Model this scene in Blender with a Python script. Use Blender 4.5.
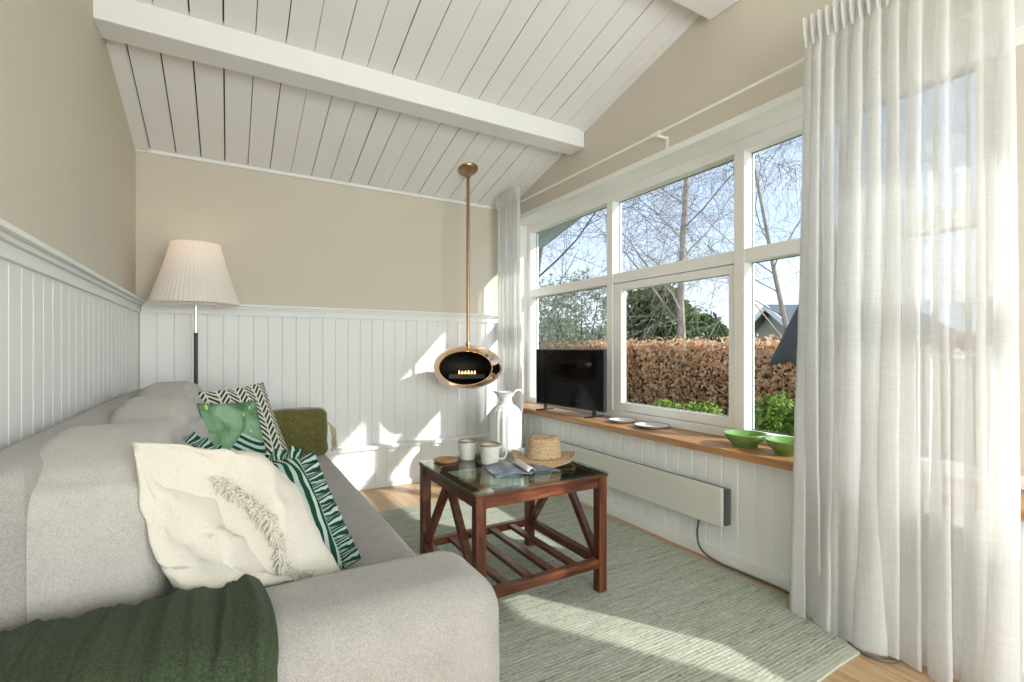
import bpy, bmesh, math, random
import numpy as np
from mathutils import Vector, Matrix, noise
R = math.radians; PI = math.pi
for o in list(bpy.data.objects): bpy.data.objects.remove(o)
sc = bpy.context.scene
C = sc.collection

# ---------------------------------------------------------------- camera
cam_d = bpy.data.cameras.new('camera'); cam = bpy.data.objects.new('camera', cam_d); C.objects.link(cam)
cam.location = (0, 0, 1.18); cam.rotation_euler = (R(90), 0, R(-30.35))
cam_d.sensor_width = 36; cam_d.lens = 36*484/1024; cam_d.shift_y = 7/1024; cam_d.clip_start = .02
sc.camera = cam
# ---------------------------------------------------------------- exposure
vs = sc.view_settings
vs.view_transform = 'Standard'; vs.look = 'None'; vs.gamma = 1; vs.use_curve_mapping = False
vs.exposure = 0.68
# ---------------------------------------------------------------- sky
w = bpy.data.worlds.new('sky'); sc.world = w; w.use_nodes = True
nt = w.node_tree; nt.nodes.clear()
out = nt.nodes.new('ShaderNodeOutputWorld'); bg = nt.nodes.new('ShaderNodeBackground')
tc = nt.nodes.new('ShaderNodeTexCoord'); sep = nt.nodes.new('ShaderNodeSeparateXYZ')
nt.links.new(tc.outputs['Generated'], sep.inputs[0])
rmp = nt.nodes.new('ShaderNodeValToRGB'); nt.links.new(sep.outputs['Z'], rmp.inputs[0])
e = rmp.color_ramp.elements
e[0].position = 0.0; e[0].color = (.74, .80, .88, 1)
e[1].position = 0.55; e[1].color = (.36, .50, .78, 1)
x = e.new(.22); x.color = (.47, .585, .80, 1)
ns = nt.nodes.new('ShaderNodeTexNoise'); ns.inputs['Scale'].default_value = 2.2; ns.inputs['Detail'].default_value = 4
mp = nt.nodes.new('ShaderNodeMapping'); mp.inputs['Scale'].default_value = (1, 1, 3.5)
nt.links.new(tc.outputs['Generated'], mp.inputs[0]); nt.links.new(mp.outputs[0], ns.inputs['Vector'])
cr = nt.nodes.new('ShaderNodeValToRGB'); cr.color_ramp.elements[0].position = .45; cr.color_ramp.elements[1].position = .72
nt.links.new(ns.outputs['Fac'], cr.inputs[0])
mx = nt.nodes.new('ShaderNodeMix'); mx.data_type = 'RGBA'
nt.links.new(cr.outputs[0], mx.inputs[0]); nt.links.new(rmp.outputs[0], mx.inputs[6]); mx.inputs[7].default_value = (.74, .80, .92, 1)
nt.links.new(mx.outputs[2], bg.inputs[0]); bg.inputs[1].default_value = 1.16
nt.links.new(bg.outputs[0], out.inputs[0])
# ---------------------------------------------------------------- sun, and an added fill lamp behind the camera
sun_d = bpy.data.lights.new('sun', 'SUN'); sun = bpy.data.objects.new('sun', sun_d); C.objects.link(sun)
sun_d.energy = 3.9; sun_d.angle = R(.9); sun_d.color = (1, .965, .91)
sd = Vector((-.548, .837, -.575)).normalized()
sun.rotation_euler = sd.to_track_quat('-Z', 'Y').to_euler()
sun.location = (8, -8, 8)
def area(name, loc, direc, sx, sy, power, col=(1, 1, 1)):
    l = bpy.data.lights.new(name, 'AREA'); l.shape = 'RECTANGLE'; l.size = sx; l.size_y = sy; l.energy = power; l.color = col
    o = bpy.data.objects.new(name, l); C.objects.link(o); o.location = loc
    o.rotation_euler = Vector(direc).to_track_quat('-Z', 'Y').to_euler(); return o
area('rear_fill_light', (.95, -2.62, 1.45), (0, 1, 0), 2.6, 2.1, 128, (.985, .975, .96))  # added area lamp that brightens the room, set outside the made-up rear window

# ================================================================ helpers
def new_obj(name, verts, faces, mat=None, parent=None, smooth=False, uvs=None, autos=None):
    me = bpy.data.meshes.new(name); me.from_pydata([tuple(v) for v in verts], [], faces); me.update()
    if mat is not None: me.materials.append(mat)
    if uvs is not None:
        ul = me.uv_layers.new(name='UVMap')
        for lp in me.loops: ul.data[lp.index].uv = uvs[lp.vertex_index]
    o = bpy.data.objects.new(name, me); C.objects.link(o)
    if parent is not None: o.parent = parent
    if smooth: me.polygons.foreach_set('use_smooth', [True]*len(me.polygons))
    return o
class MB:
    def __init__(s): s.v = []; s.f = []
    def add(s, v, f):
        n = len(s.v); s.v += [tuple(p) for p in v]; s.f += [tuple(i+n for i in q) for q in f]; return s
    def box(s, x0, x1, y0, y1, z0, z1, b=0):
        if b <= 0:
            v = [(x, y, z) for x in (x0, x1) for y in (y0, y1) for z in (z0, z1)]
            return s.add(v, [(0,1,3,2),(4,6,7,5),(0,4,5,1),(2,3,7,6),(0,2,6,4),(1,5,7,3)])
        bm = bmesh.new(); bmesh.ops.create_cube(bm, size=1)
        for q in bm.verts:
            q.co = Vector(((x0+x1)/2+q.co.x*(x1-x0), (y0+y1)/2+q.co.y*(y1-y0), (z0+z1)/2+q.co.z*(z1-z0)))
        bmesh.ops.bevel(bm, geom=list(bm.edges), offset=min(b, .49*min(abs(x1-x0), abs(y1-y0), abs(z1-z0))), segments=2, affect='EDGES', profile=.6)
        bm.verts.index_update(); v = [q.co.copy() for q in bm.verts]; f = [[q.index for q in fc.verts] for fc in bm.faces]; bm.free()
        return s.add(v, f)
    def beam(s, p, q, w_, h_, up=(0, 0, 1)):
        p = Vector(p); q = Vector(q); d = (q-p).normalized(); a = d.cross(Vector(up)).normalized(); b = a.cross(d)
        v = [c+a*i*w_/2+b*j*h_/2 for c in (p, q) for (i, j) in ((-1,-1),(1,-1),(1,1),(-1,1))]
        return s.add(v, [(0,1,2,3),(7,6,5,4),(0,4,5,1),(1,5,6,2),(2,6,7,3),(3,7,4,0)])
    def lathe(s, prof, n=32, c=(0, 0, 0), cap0=False, cap1=False, rib=0, ribn=0, ribz=None):
        v = []; f = []
        for (r, z) in prof:
            for k in range(n):
                a = 2*PI*k/n; rr = r
                if rib and (ribz is None or ribz[0] < z < ribz[1]): rr = r*(1+rib*abs(math.sin(a*ribn/2)))
                v.append((c[0]+rr*math.cos(a), c[1]+rr*math.sin(a), c[2]+z))
        m = len(prof)
        for i in range(m-1):
            for k in range(n):
                f.append((i*n+k, i*n+(k+1) % n, (i+1)*n+(k+1) % n, (i+1)*n+k))
        if cap0: f.append(tuple(reversed(range(n))))
        if cap1: f.append(tuple((m-1)*n+k for k in range(n)))
        return s.add(v, f)
    def tube(s, pts, r, n=8, cap=True):
        pts = [Vector(p) for p in pts]; rs = r if isinstance(r, (list, tuple)) else [r]*len(pts)
        v = []; f = []; ref = None
        for i, p in enumerate(pts):
            d = (pts[min(i+1, len(pts)-1)]-pts[max(i-1, 0)])
            d = d.normalized() if d.length > 1e-9 else Vector((0, 0, 1))
            if ref is None: ref = d.orthogonal().normalized()
            ref = (ref-d*ref.dot(d)); ref = ref.normalized() if ref.length > 1e-6 else d.orthogonal().normalized()
            b = d.cross(ref)
            for k in range(n):
                a = 2*PI*k/n; v.append(p+(ref*math.cos(a)+b*math.sin(a))*rs[i])
        for i in range(len(pts)-1):
            for k in range(n): f.append((i*n+k, i*n+(k+1) % n, (i+1)*n+(k+1) % n, (i+1)*n+k))
        if cap: f.append(tuple(reversed(range(n)))); f.append(tuple((len(pts)-1)*n+k for k in range(n)))
        return s.add(v, f)
    def build(s, name, mat=None, parent=None, smooth=False):
        o = new_obj(name, s.v, s.f, mat, parent)
        if smooth:
            me = o.data; me.polygons.foreach_set('use_smooth', [True]*len(me.polygons))
            try: me.set_sharp_from_angle(angle=R(40))
            except Exception: pass
        return o
def tag(o, label=None, cat=None, group=None, kind=None):
    if label: o['label'] = label
    if cat: o['category'] = cat
    if group: o['group'] = group
    if kind: o['kind'] = kind
    return o
def empty(name, loc=(0, 0, 0), rz=0):
    o = bpy.data.objects.new(name, None); C.objects.link(o); o.location = loc; o.rotation_euler = (0, 0, rz); o.empty_display_size = .1
    return o
def struct(o): o['kind'] = 'structure'; return o
def bez(p0, p1, p2, p3, n):
    p0, p1, p2, p3 = map(Vector, (p0, p1, p2, p3)); r = []
    for i in range(n+1):
        t = i/n; r.append(p0*(1-t)**3+p1*3*t*(1-t)**2+p2*3*t*t*(1-t)+p3*t**3)
    return r
def spline(pts, n=6):
    P = [Vector(p) for p in pts]; P = [P[0]*2-P[1]]+P+[P[-1]*2-P[-2]]; r = []
    for i in range(1, len(P)-2):
        for k in range(n):
            t = k/n; a, b, c, d = P[i-1], P[i], P[i+1], P[i+2]
            r.append(.5*((2*b)+(c-a)*t+(2*a-5*b+4*c-d)*t*t+(3*b-a-3*c+d)*t**3))
    r.append(P[-2]); return r

# ---------------------------------------------------------------- materials
class NG:
    def __init__(s, name):
        s.m = bpy.data.materials.new(name); s.m.use_nodes = True; s.t = s.m.node_tree; s.t.nodes.clear()
        s.out = s.n('ShaderNodeOutputMaterial')
    def n(s, typ, **k):
        q = s.t.nodes.new(typ)
        for a, b in k.items(): setattr(q, a, b)
        return q
    def l(s, a, b): s.t.links.new(a, b)
    def val(s, sock, v):
        if hasattr(v, 'is_output'): s.l(v, sock)
        else: sock.default_value = v
    def math(s, op, a, b=0.0, c=0.0):
        q = s.n('ShaderNodeMath', operation=op); s.val(q.inputs[0], a); s.val(q.inputs[1], b)
        if op in ('MULTIPLY_ADD', 'SMOOTH_MIN'): s.val(q.inputs[2], c)
        return q.outputs[0]
    def coord(s, kind='Object', scale=(1, 1, 1), rot=(0, 0, 0)):
        t = s.n('ShaderNodeTexCoord'); m = s.n('ShaderNodeMapping'); m.inputs['Scale'].default_value = scale; m.inputs['Rotation'].default_value = rot
        s.l(t.outputs[kind], m.inputs[0]); return m.outputs[0]
    def noise(s, vec, scale, detail=3, rough=.5, dist=0):
        q = s.n('ShaderNodeTexNoise'); s.l(vec, q.inputs['Vector']); q.inputs['Scale'].default_value = scale
        q.inputs['Detail'].default_value = detail; q.inputs['Roughness'].default_value = rough; q.inputs['Distortion'].default_value = dist
        return q.outputs['Fac']
    def ramp(s, fac, stops, interp='LINEAR'):
        q = s.n('ShaderNodeValToRGB'); s.l(fac, q.inputs[0]); cr = q.color_ramp; cr.interpolation = interp
        while len(cr.elements) > 1: cr.elements.remove(cr.elements[0])
        cr.elements[0].position = stops[0][0]; cr.elements[0].color = tuple(stops[0][1])+(1,)
        for p, c in stops[1:]:
            e = cr.elements.new(p); e.color = tuple(c)+(1,)
        return q.outputs[0]
    def mix(s, f, a, b):
        q = s.n('ShaderNodeMix', data_type='RGBA'); s.val(q.inputs[0], f)
        for i, c in ((6, a), (7, b)):
            if hasattr(c, 'is_output'): s.l(c, q.inputs[i])
            else: q.inputs[i].default_value = tuple(c)+(1,)
        return q.outputs[2]
    def bsdf(s, col, rough=.5, metal=0, spec=None, bump=None, bstr=.3, bdist=.01, sheen=0, trans=0, emis=None, estr=0):
        b = s.n('ShaderNodeBsdfPrincipled')
        if hasattr(col, 'is_output'): s.l(col, b.inputs['Base Color'])
        else: b.inputs['Base Color'].default_value = tuple(col)+(1,)
        s.val(b.inputs['Roughness'], rough); b.inputs['Metallic'].default_value = metal
        if spec is not None: b.inputs['Specular IOR Level'].default_value = spec
        if sheen: b.inputs['Sheen Weight'].default_value = sheen
        if emis: b.inputs['Emission Color'].default_value = tuple(emis)+(1,); b.inputs['Emission Strength'].default_value = estr
        if bump is not None:
            bp = s.n('ShaderNodeBump'); s.l(bump, bp.inputs['Height']); bp.inputs['Strength'].default_value = bstr; bp.inputs['Distance'].default_value = bdist
            s.l(bp.outputs[0], b.inputs['Normal'])
        s.l(b.outputs[0], s.out.inputs[0]); return b
def plain(name, col, rough=.5, metal=0, nz=.04, scale=8, bstr=.05, spec=None):
    g = NG(name); v = g.coord(); f = g.noise(v, scale, 3)
    c = g.mix(f, [max(0, q*(1-nz)) for q in col], [min(1, q*(1+nz)) for q in col])
    g.bsdf(c, rough, metal, bump=g.noise(v, scale*6, 3), bstr=bstr, bdist=.002, spec=spec); return g.m
M = {}
M['cream'] = plain('cream_wall_paint', (.625, .578, .49), .85, nz=.025, scale=2)
M['white'] = plain('white_panel_paint', (.80, .815, .80), .5, nz=.02, scale=3)
M['ceil'] = plain('white_ceiling_paint', (.82, .82, .825), .6, nz=.025, scale=4)
M['gap'] = plain('dark_board_gap', (.03, .028, .025), .9)
M['wframe'] = plain('window_white_gloss', (.86, .86, .84), .35, nz=.01)
M['heater'] = plain('heater_enamel', (.62, .62, .56), .4, nz=.01)
M['black'] = plain('black_plastic', (.012, .012, .013), .35, nz=.1)
M['screen'] = plain('tv_screen', (.003, .003, .0035), .10, nz=.0, bstr=0, spec=.12)
M['chrome'] = plain('chrome', (.75, .76, .78), .15, 1, nz=.01, bstr=0)
M['copper'] = plain('rose_gold_copper', (.86, .58, .38), .11, 1, nz=.02, bstr=0)
M['brass'] = plain('aged_brass', (.40, .27, .17), .3, 1, nz=.06, bstr=.02)
M['soot'] = plain('dark_firebox', (.02, .017, .015), .6)
M['ceramic'] = plain('white_glazed_ceramic', (.62, .65, .645), .25, nz=.03, bstr=.02)
M['green_glaze'] = plain('green_glazed_bowl', (.17, .31, .085), .25, nz=.12, scale=20)
M['cable'] = plain('grey_cable', (.09, .095, .09), .5)
M['whitecable'] = plain('white_plastic', (.7, .7, .68), .5)
M['charcoal'] = plain('charcoal_canvas', (.06, .066, .075), .8)
M['logo'] = plain('white_print', (.75, .78, .8), .7)
M['tassel'] = plain('raffia_straw', (.60, .50, .33), .9, nz=.2, scale=60)
M['soil'] = plain('outer_wall_wood', (.30, .33, .29), .8)

def wood(name, c1, c2, c3, scale=(1, 14, 14), rough=.4, coord='Object', bstr=.1, plank=None):
    g = NG(name); v = g.coord(coord, scale)
    f = g.noise(v, 2.2, 5, .6, .8); f2 = g.noise(v, 9, 4, .6)
    c = g.ramp(f, [(.3, c1), (.5, c2), (.72, c3)])
    c = g.mix(g.math('MULTIPLY', f2, .35), c, c1)
    if plank:
        c = plank(g, c)
    g.bsdf(c, rough, bump=f2, bstr=bstr, bdist=.002); return g.m
M['mahog_x'] = wood('mahogany_along_x', (.025, .006, .003), (.105, .028, .011), (.22, .075, .031), (1.5, 20, 20), .3)
M['mahog_y'] = wood('mahogany_along_y', (.025, .006, .003), (.105, .028, .011), (.22, .075, .031), (20, 1.5, 20), .3)
M['mahog_z'] = wood('mahogany_along_z', (.025, .006, .003), (.105, .028, .011), (.22, .075, .031), (20, 20, 1.5), .3)
M['sill'] = wood('oiled_oak_sill', (.26, .11, .04), (.44, .23, .095), (.55, .33, .16), (14, .9, 14), .4)
M['coaster'] = wood('coaster_wood', (.22, .10, .04), (.42, .23, .10), (.52, .32, .16), (14, 4, 14), .4)
def floor_mat():
    g = NG('oak_floor_boards'); v = g.coord('Object', (1, 1, 1)); sp = g.n('ShaderNodeSeparateXYZ'); g.l(v, sp.inputs[0])
    xi = g.math('MULTIPLY', sp.outputs[0], 1/.16); idx = g.math('FLOOR', xi); fr = g.math('FRACT', xi)
    off = g.math('MULTIPLY', idx, .617); yy = g.math('ADD', g.math('MULTIPLY', sp.outputs[1], 1/1.6), off); fy = g.math('FRACT', yy); iy = g.math('FLOOR', yy)
    wn = g.n('ShaderNodeTexWhiteNoise', noise_dimensions='2D'); cb = g.n('ShaderNodeCombineXYZ'); g.l(idx, cb.inputs[0]); g.l(iy, cb.inputs[1]); g.l(cb.outputs[0], wn.inputs['Vector'])
    v2 = g.coord('Object', (12, .9, 1)); f = g.noise(v2, 2.5, 5, .6, .6)
    c = g.ramp(f, [(.3, (.36, .20, .095)), (.55, (.50, .32, .17)), (.75, (.58, .41, .25))])
    c = g.mix(g.math('MULTIPLY', wn.outputs[0], .35), c, (.60, .45, .30))
    gx = g.math('LESS_THAN', fr, .018); gy = g.math('LESS_THAN', fy, .003); gg = g.math('MAXIMUM', gx, gy)
    c = g.mix(gg, c, (.10, .055, .03)); g.bsdf(c, .38, bump=f, bstr=.08, bdist=.003); return g.m
M['floor'] = floor_mat()
def fabric(name, c1, c2, scale=220, rough=.95, bstr=.5, mott=12, sheen=.2, weave=(1, 1, 1), wv=.3):
    g = NG(name); v = g.coord('Object', weave); f = g.noise(v, scale, 2, .7); h = g.noise(g.coord(), mott, 4, .6)
    w_ = g.n('ShaderNodeTexWave', wave_type='BANDS', bands_direction='DIAGONAL'); g.l(v, w_.inputs['Vector']); w_.inputs['Scale'].default_value = scale*.55; w_.inputs['Distortion'].default_value = 2
    a = g.math('ADD', g.math('MULTIPLY', f, 1-wv), g.math('MULTIPLY', w_.outputs['Fac'], wv))
    k = g.math('ADD', g.math('MULTIPLY', a, .8), g.math('MULTIPLY', h, .2))
    c = g.ramp(k, [(.3, c1), (.68, c2)])
    g.bsdf(c, rough, bump=a, bstr=bstr, bdist=.002, sheen=sheen, spec=.15); return g.m
M['sofa'] = fabric('light_grey_sofa_weave', (.225, .213, .198), (.43, .412, .39), 240)
M['sofac'] = fabric('grey_beige_cushion_linen', (.32, .305, .28), (.545, .525, .49), 260)
M['linen'] = fabric('cream_linen', (.54, .505, .435), (.66, .625, .55), 200, bstr=.35, mott=10, weave=(1, 1, 2), wv=0)
M['olive'] = fabric('olive_velvet', (.065, .062, .016), (.15, .135, .038), 60, .75, .15, 9, .5, wv=0)
M['throw'] = fabric('moss_green_muslin', (.018, .028, .015), (.060, .080, .044), 200, .95, .4, 5, .05, wv=0)
M['shade'] = None
def curtain_mat():
    g = NG('sheer_white_linen'); f = g.noise(g.coord('Object', (1, 1, .05)), 170, 2, .6); f2 = g.noise(g.coord('Object', (.05, .05, 1)), 230, 2, .6)
    a = g.math('ADD', g.math('MULTIPLY', f, .5), g.math('MULTIPLY', f2, .5))
    col = g.ramp(a, [(.35, (.84, .84, .83)), (.65, (.88, .88, .875))])
    d = g.n('ShaderNodeBsdfDiffuse'); g.l(col, d.inputs[0]); t = g.n('ShaderNodeBsdfTranslucent'); g.l(col, t.inputs[0]); tr = g.n('ShaderNodeBsdfTransparent')
    m1 = g.n('ShaderNodeMixShader'); m1.inputs[0].default_value = .5; g.l(d.outputs[0], m1.inputs[1]); g.l(t.outputs[0], m1.inputs[2])
    m2 = g.n('ShaderNodeMixShader'); g.l(m1.outputs[0], m2.inputs[1]); g.l(tr.outputs[0], m2.inputs[2])
    g.l(g.ramp(a, [(.35, (.28,)*3), (.65, (.21,)*3)]), m2.inputs[0])
    g.l(m2.outputs[0], g.out.inputs[0]); return g.m
M['curtain'] = curtain_mat()
def shade_mat():
    g = NG('pleated_lamp_shade_fabric'); d = g.n('ShaderNodeBsdfDiffuse'); d.inputs[0].default_value = (.90, .88, .85, 1)
    t = g.n('ShaderNodeBsdfTranslucent'); t.inputs[0].default_value = (.9, .82, .74, 1)
    m1 = g.n('ShaderNodeMixShader'); m1.inputs[0].default_value = .35; g.l(d.outputs[0], m1.inputs[1]); g.l(t.outputs[0], m1.inputs[2]); g.l(m1.outputs[0], g.out.inputs[0]); return g.m
M['shade'] = shade_mat()
def glass_mat(name, tint=(.97, .99, .98), refl=1.0, ior=1.45):
    g = NG(name); tr = g.n('ShaderNodeBsdfTransparent'); tr.inputs[0].default_value = tuple(tint)+(1,)
    gl = g.n('ShaderNodeBsdfGlossy'); gl.inputs['Roughness'].default_value = .01
    lw = g.n('ShaderNodeLayerWeight'); lw.inputs[0].default_value = .5; f0 = ((ior-1)/(ior+1))**2; fr = g.math('ADD', g.math('MULTIPLY', g.math('POWER', lw.outputs['Facing'], 5.0), 1-f0), f0)
    m_ = g.n('ShaderNodeMixShader'); g.l(g.math('MULTIPLY', fr, refl), m_.inputs[0]); g.l(tr.outputs[0], m_.inputs[1]); g.l(gl.outputs[0], m_.inputs[2]); g.l(m_.outputs[0], g.out.inputs[0]); return g.m
M['glass'] = glass_mat('window_glass', refl=.35)
M['tglass'] = glass_mat('table_top_glass', (.80, .90, .85), 1.0, 1.5)
def uvnodes(g):
    t = g.n('ShaderNodeTexCoord'); sp = g.n('ShaderNodeSeparateXYZ'); g.l(t.outputs['UV'], sp.inputs[0]); return t.outputs['UV'], sp.outputs[0], sp.outputs[1]
def stripes_mat():
    g = NG('green_white_striped_linen'); uv, u, v = uvnodes(g)
    nz = g.noise(uv, 3, 2); x_ = g.math('ADD', g.math('MULTIPLY', u, 11), g.math('MULTIPLY', nz, .5))
    fr = g.math('FRACT', x_); a = g.math('LESS_THAN', fr, .56)
    w_ = g.noise(uv, 180, 2); c1 = g.mix(w_, (.006, .040, .020), (.018, .080, .044)); c2 = g.mix(w_, (.34, .46, .43), (.52, .62, .57))
    g.bsdf(g.mix(a, c2, c1), .9, bump=w_, bstr=.2, spec=.15); return g.m
M['stripes'] = stripes_mat()
def herring_mat():
    g = NG('green_herringbone_print'); uv, u, v = uvnodes(g)
    fu = g.math('FRACT', g.math('MULTIPLY', u, 4.0)); tri = g.math('ABSOLUTE', g.math('SUBTRACT', fu, .5))
    x_ = g.math('ADD', g.math('MULTIPLY', v, 14), g.math('MULTIPLY', tri, 3.6)); fr = g.math('FRACT', x_); a = g.math('LESS_THAN', fr, .55)
    edge = g.math('GREATER_THAN', tri, .455); a2 = g.math('MULTIPLY', a, g.math('SUBTRACT', 1.0, edge))
    ctr = g.math('LESS_THAN', tri, .03); a3 = g.math('MULTIPLY', a2, g.math('SUBTRACT', 1.0, ctr))
    w_ = g.noise(uv, 150, 2)
    g.bsdf(g.mix(a3, g.mix(w_, (.66, .62, .52), (.80, .77, .68)), g.mix(w_, (.010, .04, .026), (.03, .085, .05))), .9, spec=.15); return g.m
M['herring'] = herring_mat()
def tropic_mat():
    g = NG('light_green_leaf_print'); uv, u, v = uvnodes(g)
    n1 = g.noise(uv, 3.5, 4, .55, 1.2)
    base = g.ramp(n1, [(.30, (.06, .17, .08)), (.45, (.17, .33, .19)), (.62, (.30, .46, .29)), (.8, (.38, .55, .42))])
    vo = g.n('ShaderNodeTexVoronoi'); g.l(uv, vo.inputs['Vector']); vo.inputs['Scale'].default_value = 6
    spots = g.math('LESS_THAN', vo.outputs['Distance'], .16); base = g.mix(spots, base, (.62, .66, .16))
    # palm-leaf stripes fanning across the lower part
    mp_ = g.n('ShaderNodeMapping'); g.l(uv, mp_.inputs[0]); mp_.inputs['Rotation'].default_value = (0, 0, .5)
    w_ = g.n('ShaderNodeTexWave', wave_type='RINGS'); g.l(mp_.outputs[0], w_.inputs['Vector']); w_.inputs['Scale'].default_value = 3.6; w_.inputs['Distortion'].default_value = 1.5; w_.inputs['Detail Scale'].default_value = .8
    st = g.math('GREATER_THAN', w_.outputs['Fac'], .5); leaf = g.mix(st, (.50, .62, .60), (.008, .07, .03))
    low = g.math('LESS_THAN', g.math('ADD', v, g.math('MULTIPLY', g.math('ABSOLUTE', g.math('SUBTRACT', u, .65)), .7)), .68)
    g.bsdf(g.mix(low, base, leaf), .9, spec=.15); return g.m
M['tropic'] = tropic_mat()
def rug_mat():
    g = NG('woven_sage_rug'); v = g.coord('Object', (1, 1, 1)); sp = g.n('ShaderNodeSeparateXYZ'); g.l(v, sp.inputs[0])
    row = g.math('MULTIPLY', sp.outputs[1], 1/.016)
    wv = g.math('SINE', g.math('MULTIPLY', g.math('ADD', row, g.math('MULTIPLY', g.noise(g.coord('Object', (3, 1, 1)), 3, 2), .9)), 2*PI)); wv = g.math('MULTIPLY_ADD', wv, .5, .5)
    s1 = g.noise(g.coord('Object', (5, 60, 1)), 2.4, 3, .7); s2 = g.noise(g.coord('Object', (1.2, 22, 1)), 1.6, 3, .7)
    s3 = g.noise(g.coord('Object', (90, 45, 1)), 1.0, 2, .6)
    k = g.math('ADD', g.math('ADD', g.math('MULTIPLY', s1, .38), g.math('MULTIPLY', s2, .25)), g.math('ADD', g.math('MULTIPLY', wv, .07), g.math('MULTIPLY', s3, .23)))
    c = g.ramp(k, [(.32, (.10, .11, .08)), (.40, (.28, .305, .24)), (.50, (.41, .43, .355)), (.64, (.62, .61, .55))])
    hem = g.math('LESS_THAN', sp.outputs[1], .975); c = g.mix(g.math('MULTIPLY', hem, .75), c, (.50, .51, .42))
    g.bsdf(c, .95, bump=g.math('ADD', g.math('MULTIPLY', wv, .35), g.math('MULTIPLY', s3, 1.5)), bstr=.6, bdist=.003, spec=.1); return g.m
M['rug'] = rug_mat()
def straw_mat():
    g = NG('woven_straw'); v = g.coord('Object', (1, 1, 1)); ck = g.n('ShaderNodeTexWave', bands_direction='Z'); g.l(v, ck.inputs['Vector']); ck.inputs['Scale'].default_value = 70; ck.inputs['Distortion'].default_value = 1.5
    n1 = g.noise(v, 190, 2, .6); k = g.math('ADD', g.math('MULTIPLY', ck.outputs['Fac'], .12), g.math('MULTIPLY', n1, .88))
    g.bsdf(g.ramp(k, [(.34, (.20, .12, .06)), (.48, (.42, .28, .145)), (.62, (.62, .48, .30))]), .8, bump=k, bstr=.6, bdist=.003); return g.m
M['straw'] = straw_mat()
def mug_mat():
    g = NG('speckled_stoneware'); v = g.coord(); n1 = g.noise(v, 300, 1, .5)
    g.bsdf(g.ramp(n1, [(.30, (.25, .2, .14)), (.36, (.60, .60, .55)), (.7, (.68, .68, .62))]), .35); return g.m
M['mug'] = mug_mat(); M['mugrim'] = plain('brown_glaze_rim', (.22, .15, .08), .35)
def page_mat():
    g = NG('blue_magazine_page'); v = g.coord('Object', (1, 1, 1)); n1 = g.noise(v, 16, 4, .6)
    g.bsdf(g.ramp(n1, [(.3, (.03, .038, .065)), (.5, (.075, .095, .14)), (.75, (.22, .255, .30))]), .3); return g.m
M['page'] = page_mat(); M['paper'] = plain('white_paper', (.75, .74, .70), .6)
def leafcol(name, stops, rough=.8, thin=.55):
    g = NG(name); info = g.n('ShaderNodeNewGeometry'); c = g.ramp(info.outputs['Random Per Island'], stops)
    d = g.n('ShaderNodeBsdfDiffuse'); g.l(c, d.inputs[0]); t = g.n('ShaderNodeBsdfTranslucent'); g.l(c, t.inputs[0])
    m_ = g.n('ShaderNodeMixShader'); m_.inputs[0].default_value = thin; g.l(d.outputs[0], m_.inputs[1]); g.l(t.outputs[0], m_.inputs[2]); g.l(m_.outputs[0], g.out.inputs[0]); return g.m
M['beech'] = leafcol('dry_beech_leaves', [(0, (.28, .12, .05)), (.2, (.66, .36, .18)), (.6, (.88, .62, .38)), (1, (.95, .83, .66))])
M['greenleaf'] = leafcol('fresh_green_leaves', [(0, (.06, .12, .03)), (.4, (.20, .34, .06)), (.8, (.42, .55, .12)), (1, (.66, .70, .25))])
M['conifer'] = leafcol('dark_evergreen_needles', [(0, (.03, .06, .02)), (.5, (.09, .16, .05)), (1, (.22, .32, .11))])
M['haze'] = leafcol('pale_willow_twigs', [(0, (.26, .28, .19)), (.5, (.42, .46, .34)), (1, (.62, .64, .52))])
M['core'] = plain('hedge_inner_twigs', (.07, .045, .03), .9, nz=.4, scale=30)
M['bark'] = plain('birch_bark', (.34, .29, .25), .85, nz=.5, scale=6)
M['bark2'] = plain('dark_bark', (.13, .105, .09), .85, nz=.3, scale=6)
M['grass'] = plain('lawn', (.10, .17, .04), .95, nz=.4, scale=3)
M['roof'] = plain('slate_roof', (.12, .13, .14), .7, nz=.2, scale=3)
M['house'] = plain('house_wall', (.45, .40, .34), .8, nz=.1)
M['verge'] = plain('pale_green_soffit', (.36, .42, .36), .7, nz=.1)

# ================================================================ the room
XL, XR, XS, YB, YF = -.557, 2.41, 2.345, 4.22, -2.4     # left wall, right wall (upper), right wainscot, back wall, wall behind the camera
SL = .257; Z0 = 2.568
def cz(y): return Z0+SL*(YB-y)
XW0, XW1 = 2.60, 2.70
ZH = 2.424
struct(MB().box(XL-.2, XR+.5, YF-.2, YB+.2, -.1, 0).build('floor', M['floor']))
# beige wall faces
struct(new_obj('wall_left', [(XL, YF-.1, 0), (XL, YB+.1, 0), (XL, YB+.1, cz(YB)+.1), (XL, YF-.1, cz(YF)+.3), (XL-.1, YF-.1, 0), (XL-.1, YB+.1, 0), (XL-.1, YB+.1, cz(YB)+.1), (XL-.1, YF-.1, cz(YF)+.3)],
     [(0,1,2,3),(7,6,5,4),(0,4,5,1),(1,5,6,2),(2,6,7,3),(3,7,4,0)], M['cream']))
struct(MB().box(XL, XR+.35, YB, YB+.1, 0, cz(YB)+.05).build('wall_back', M['cream']))
m = MB(); m.box(XL, -.25, YF-.1, YF, 0, cz(YF)); m.box(2.15, XR+.35, YF-.1, YF, 0, cz(YF)); m.box(-.25, 2.15, YF-.1, YF, 2.45, cz(YF)); m.box(-.25, 2.15, YF-.1, YF, 0, .45)
struct(m.build('wall_rear', M['cream']))
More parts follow.
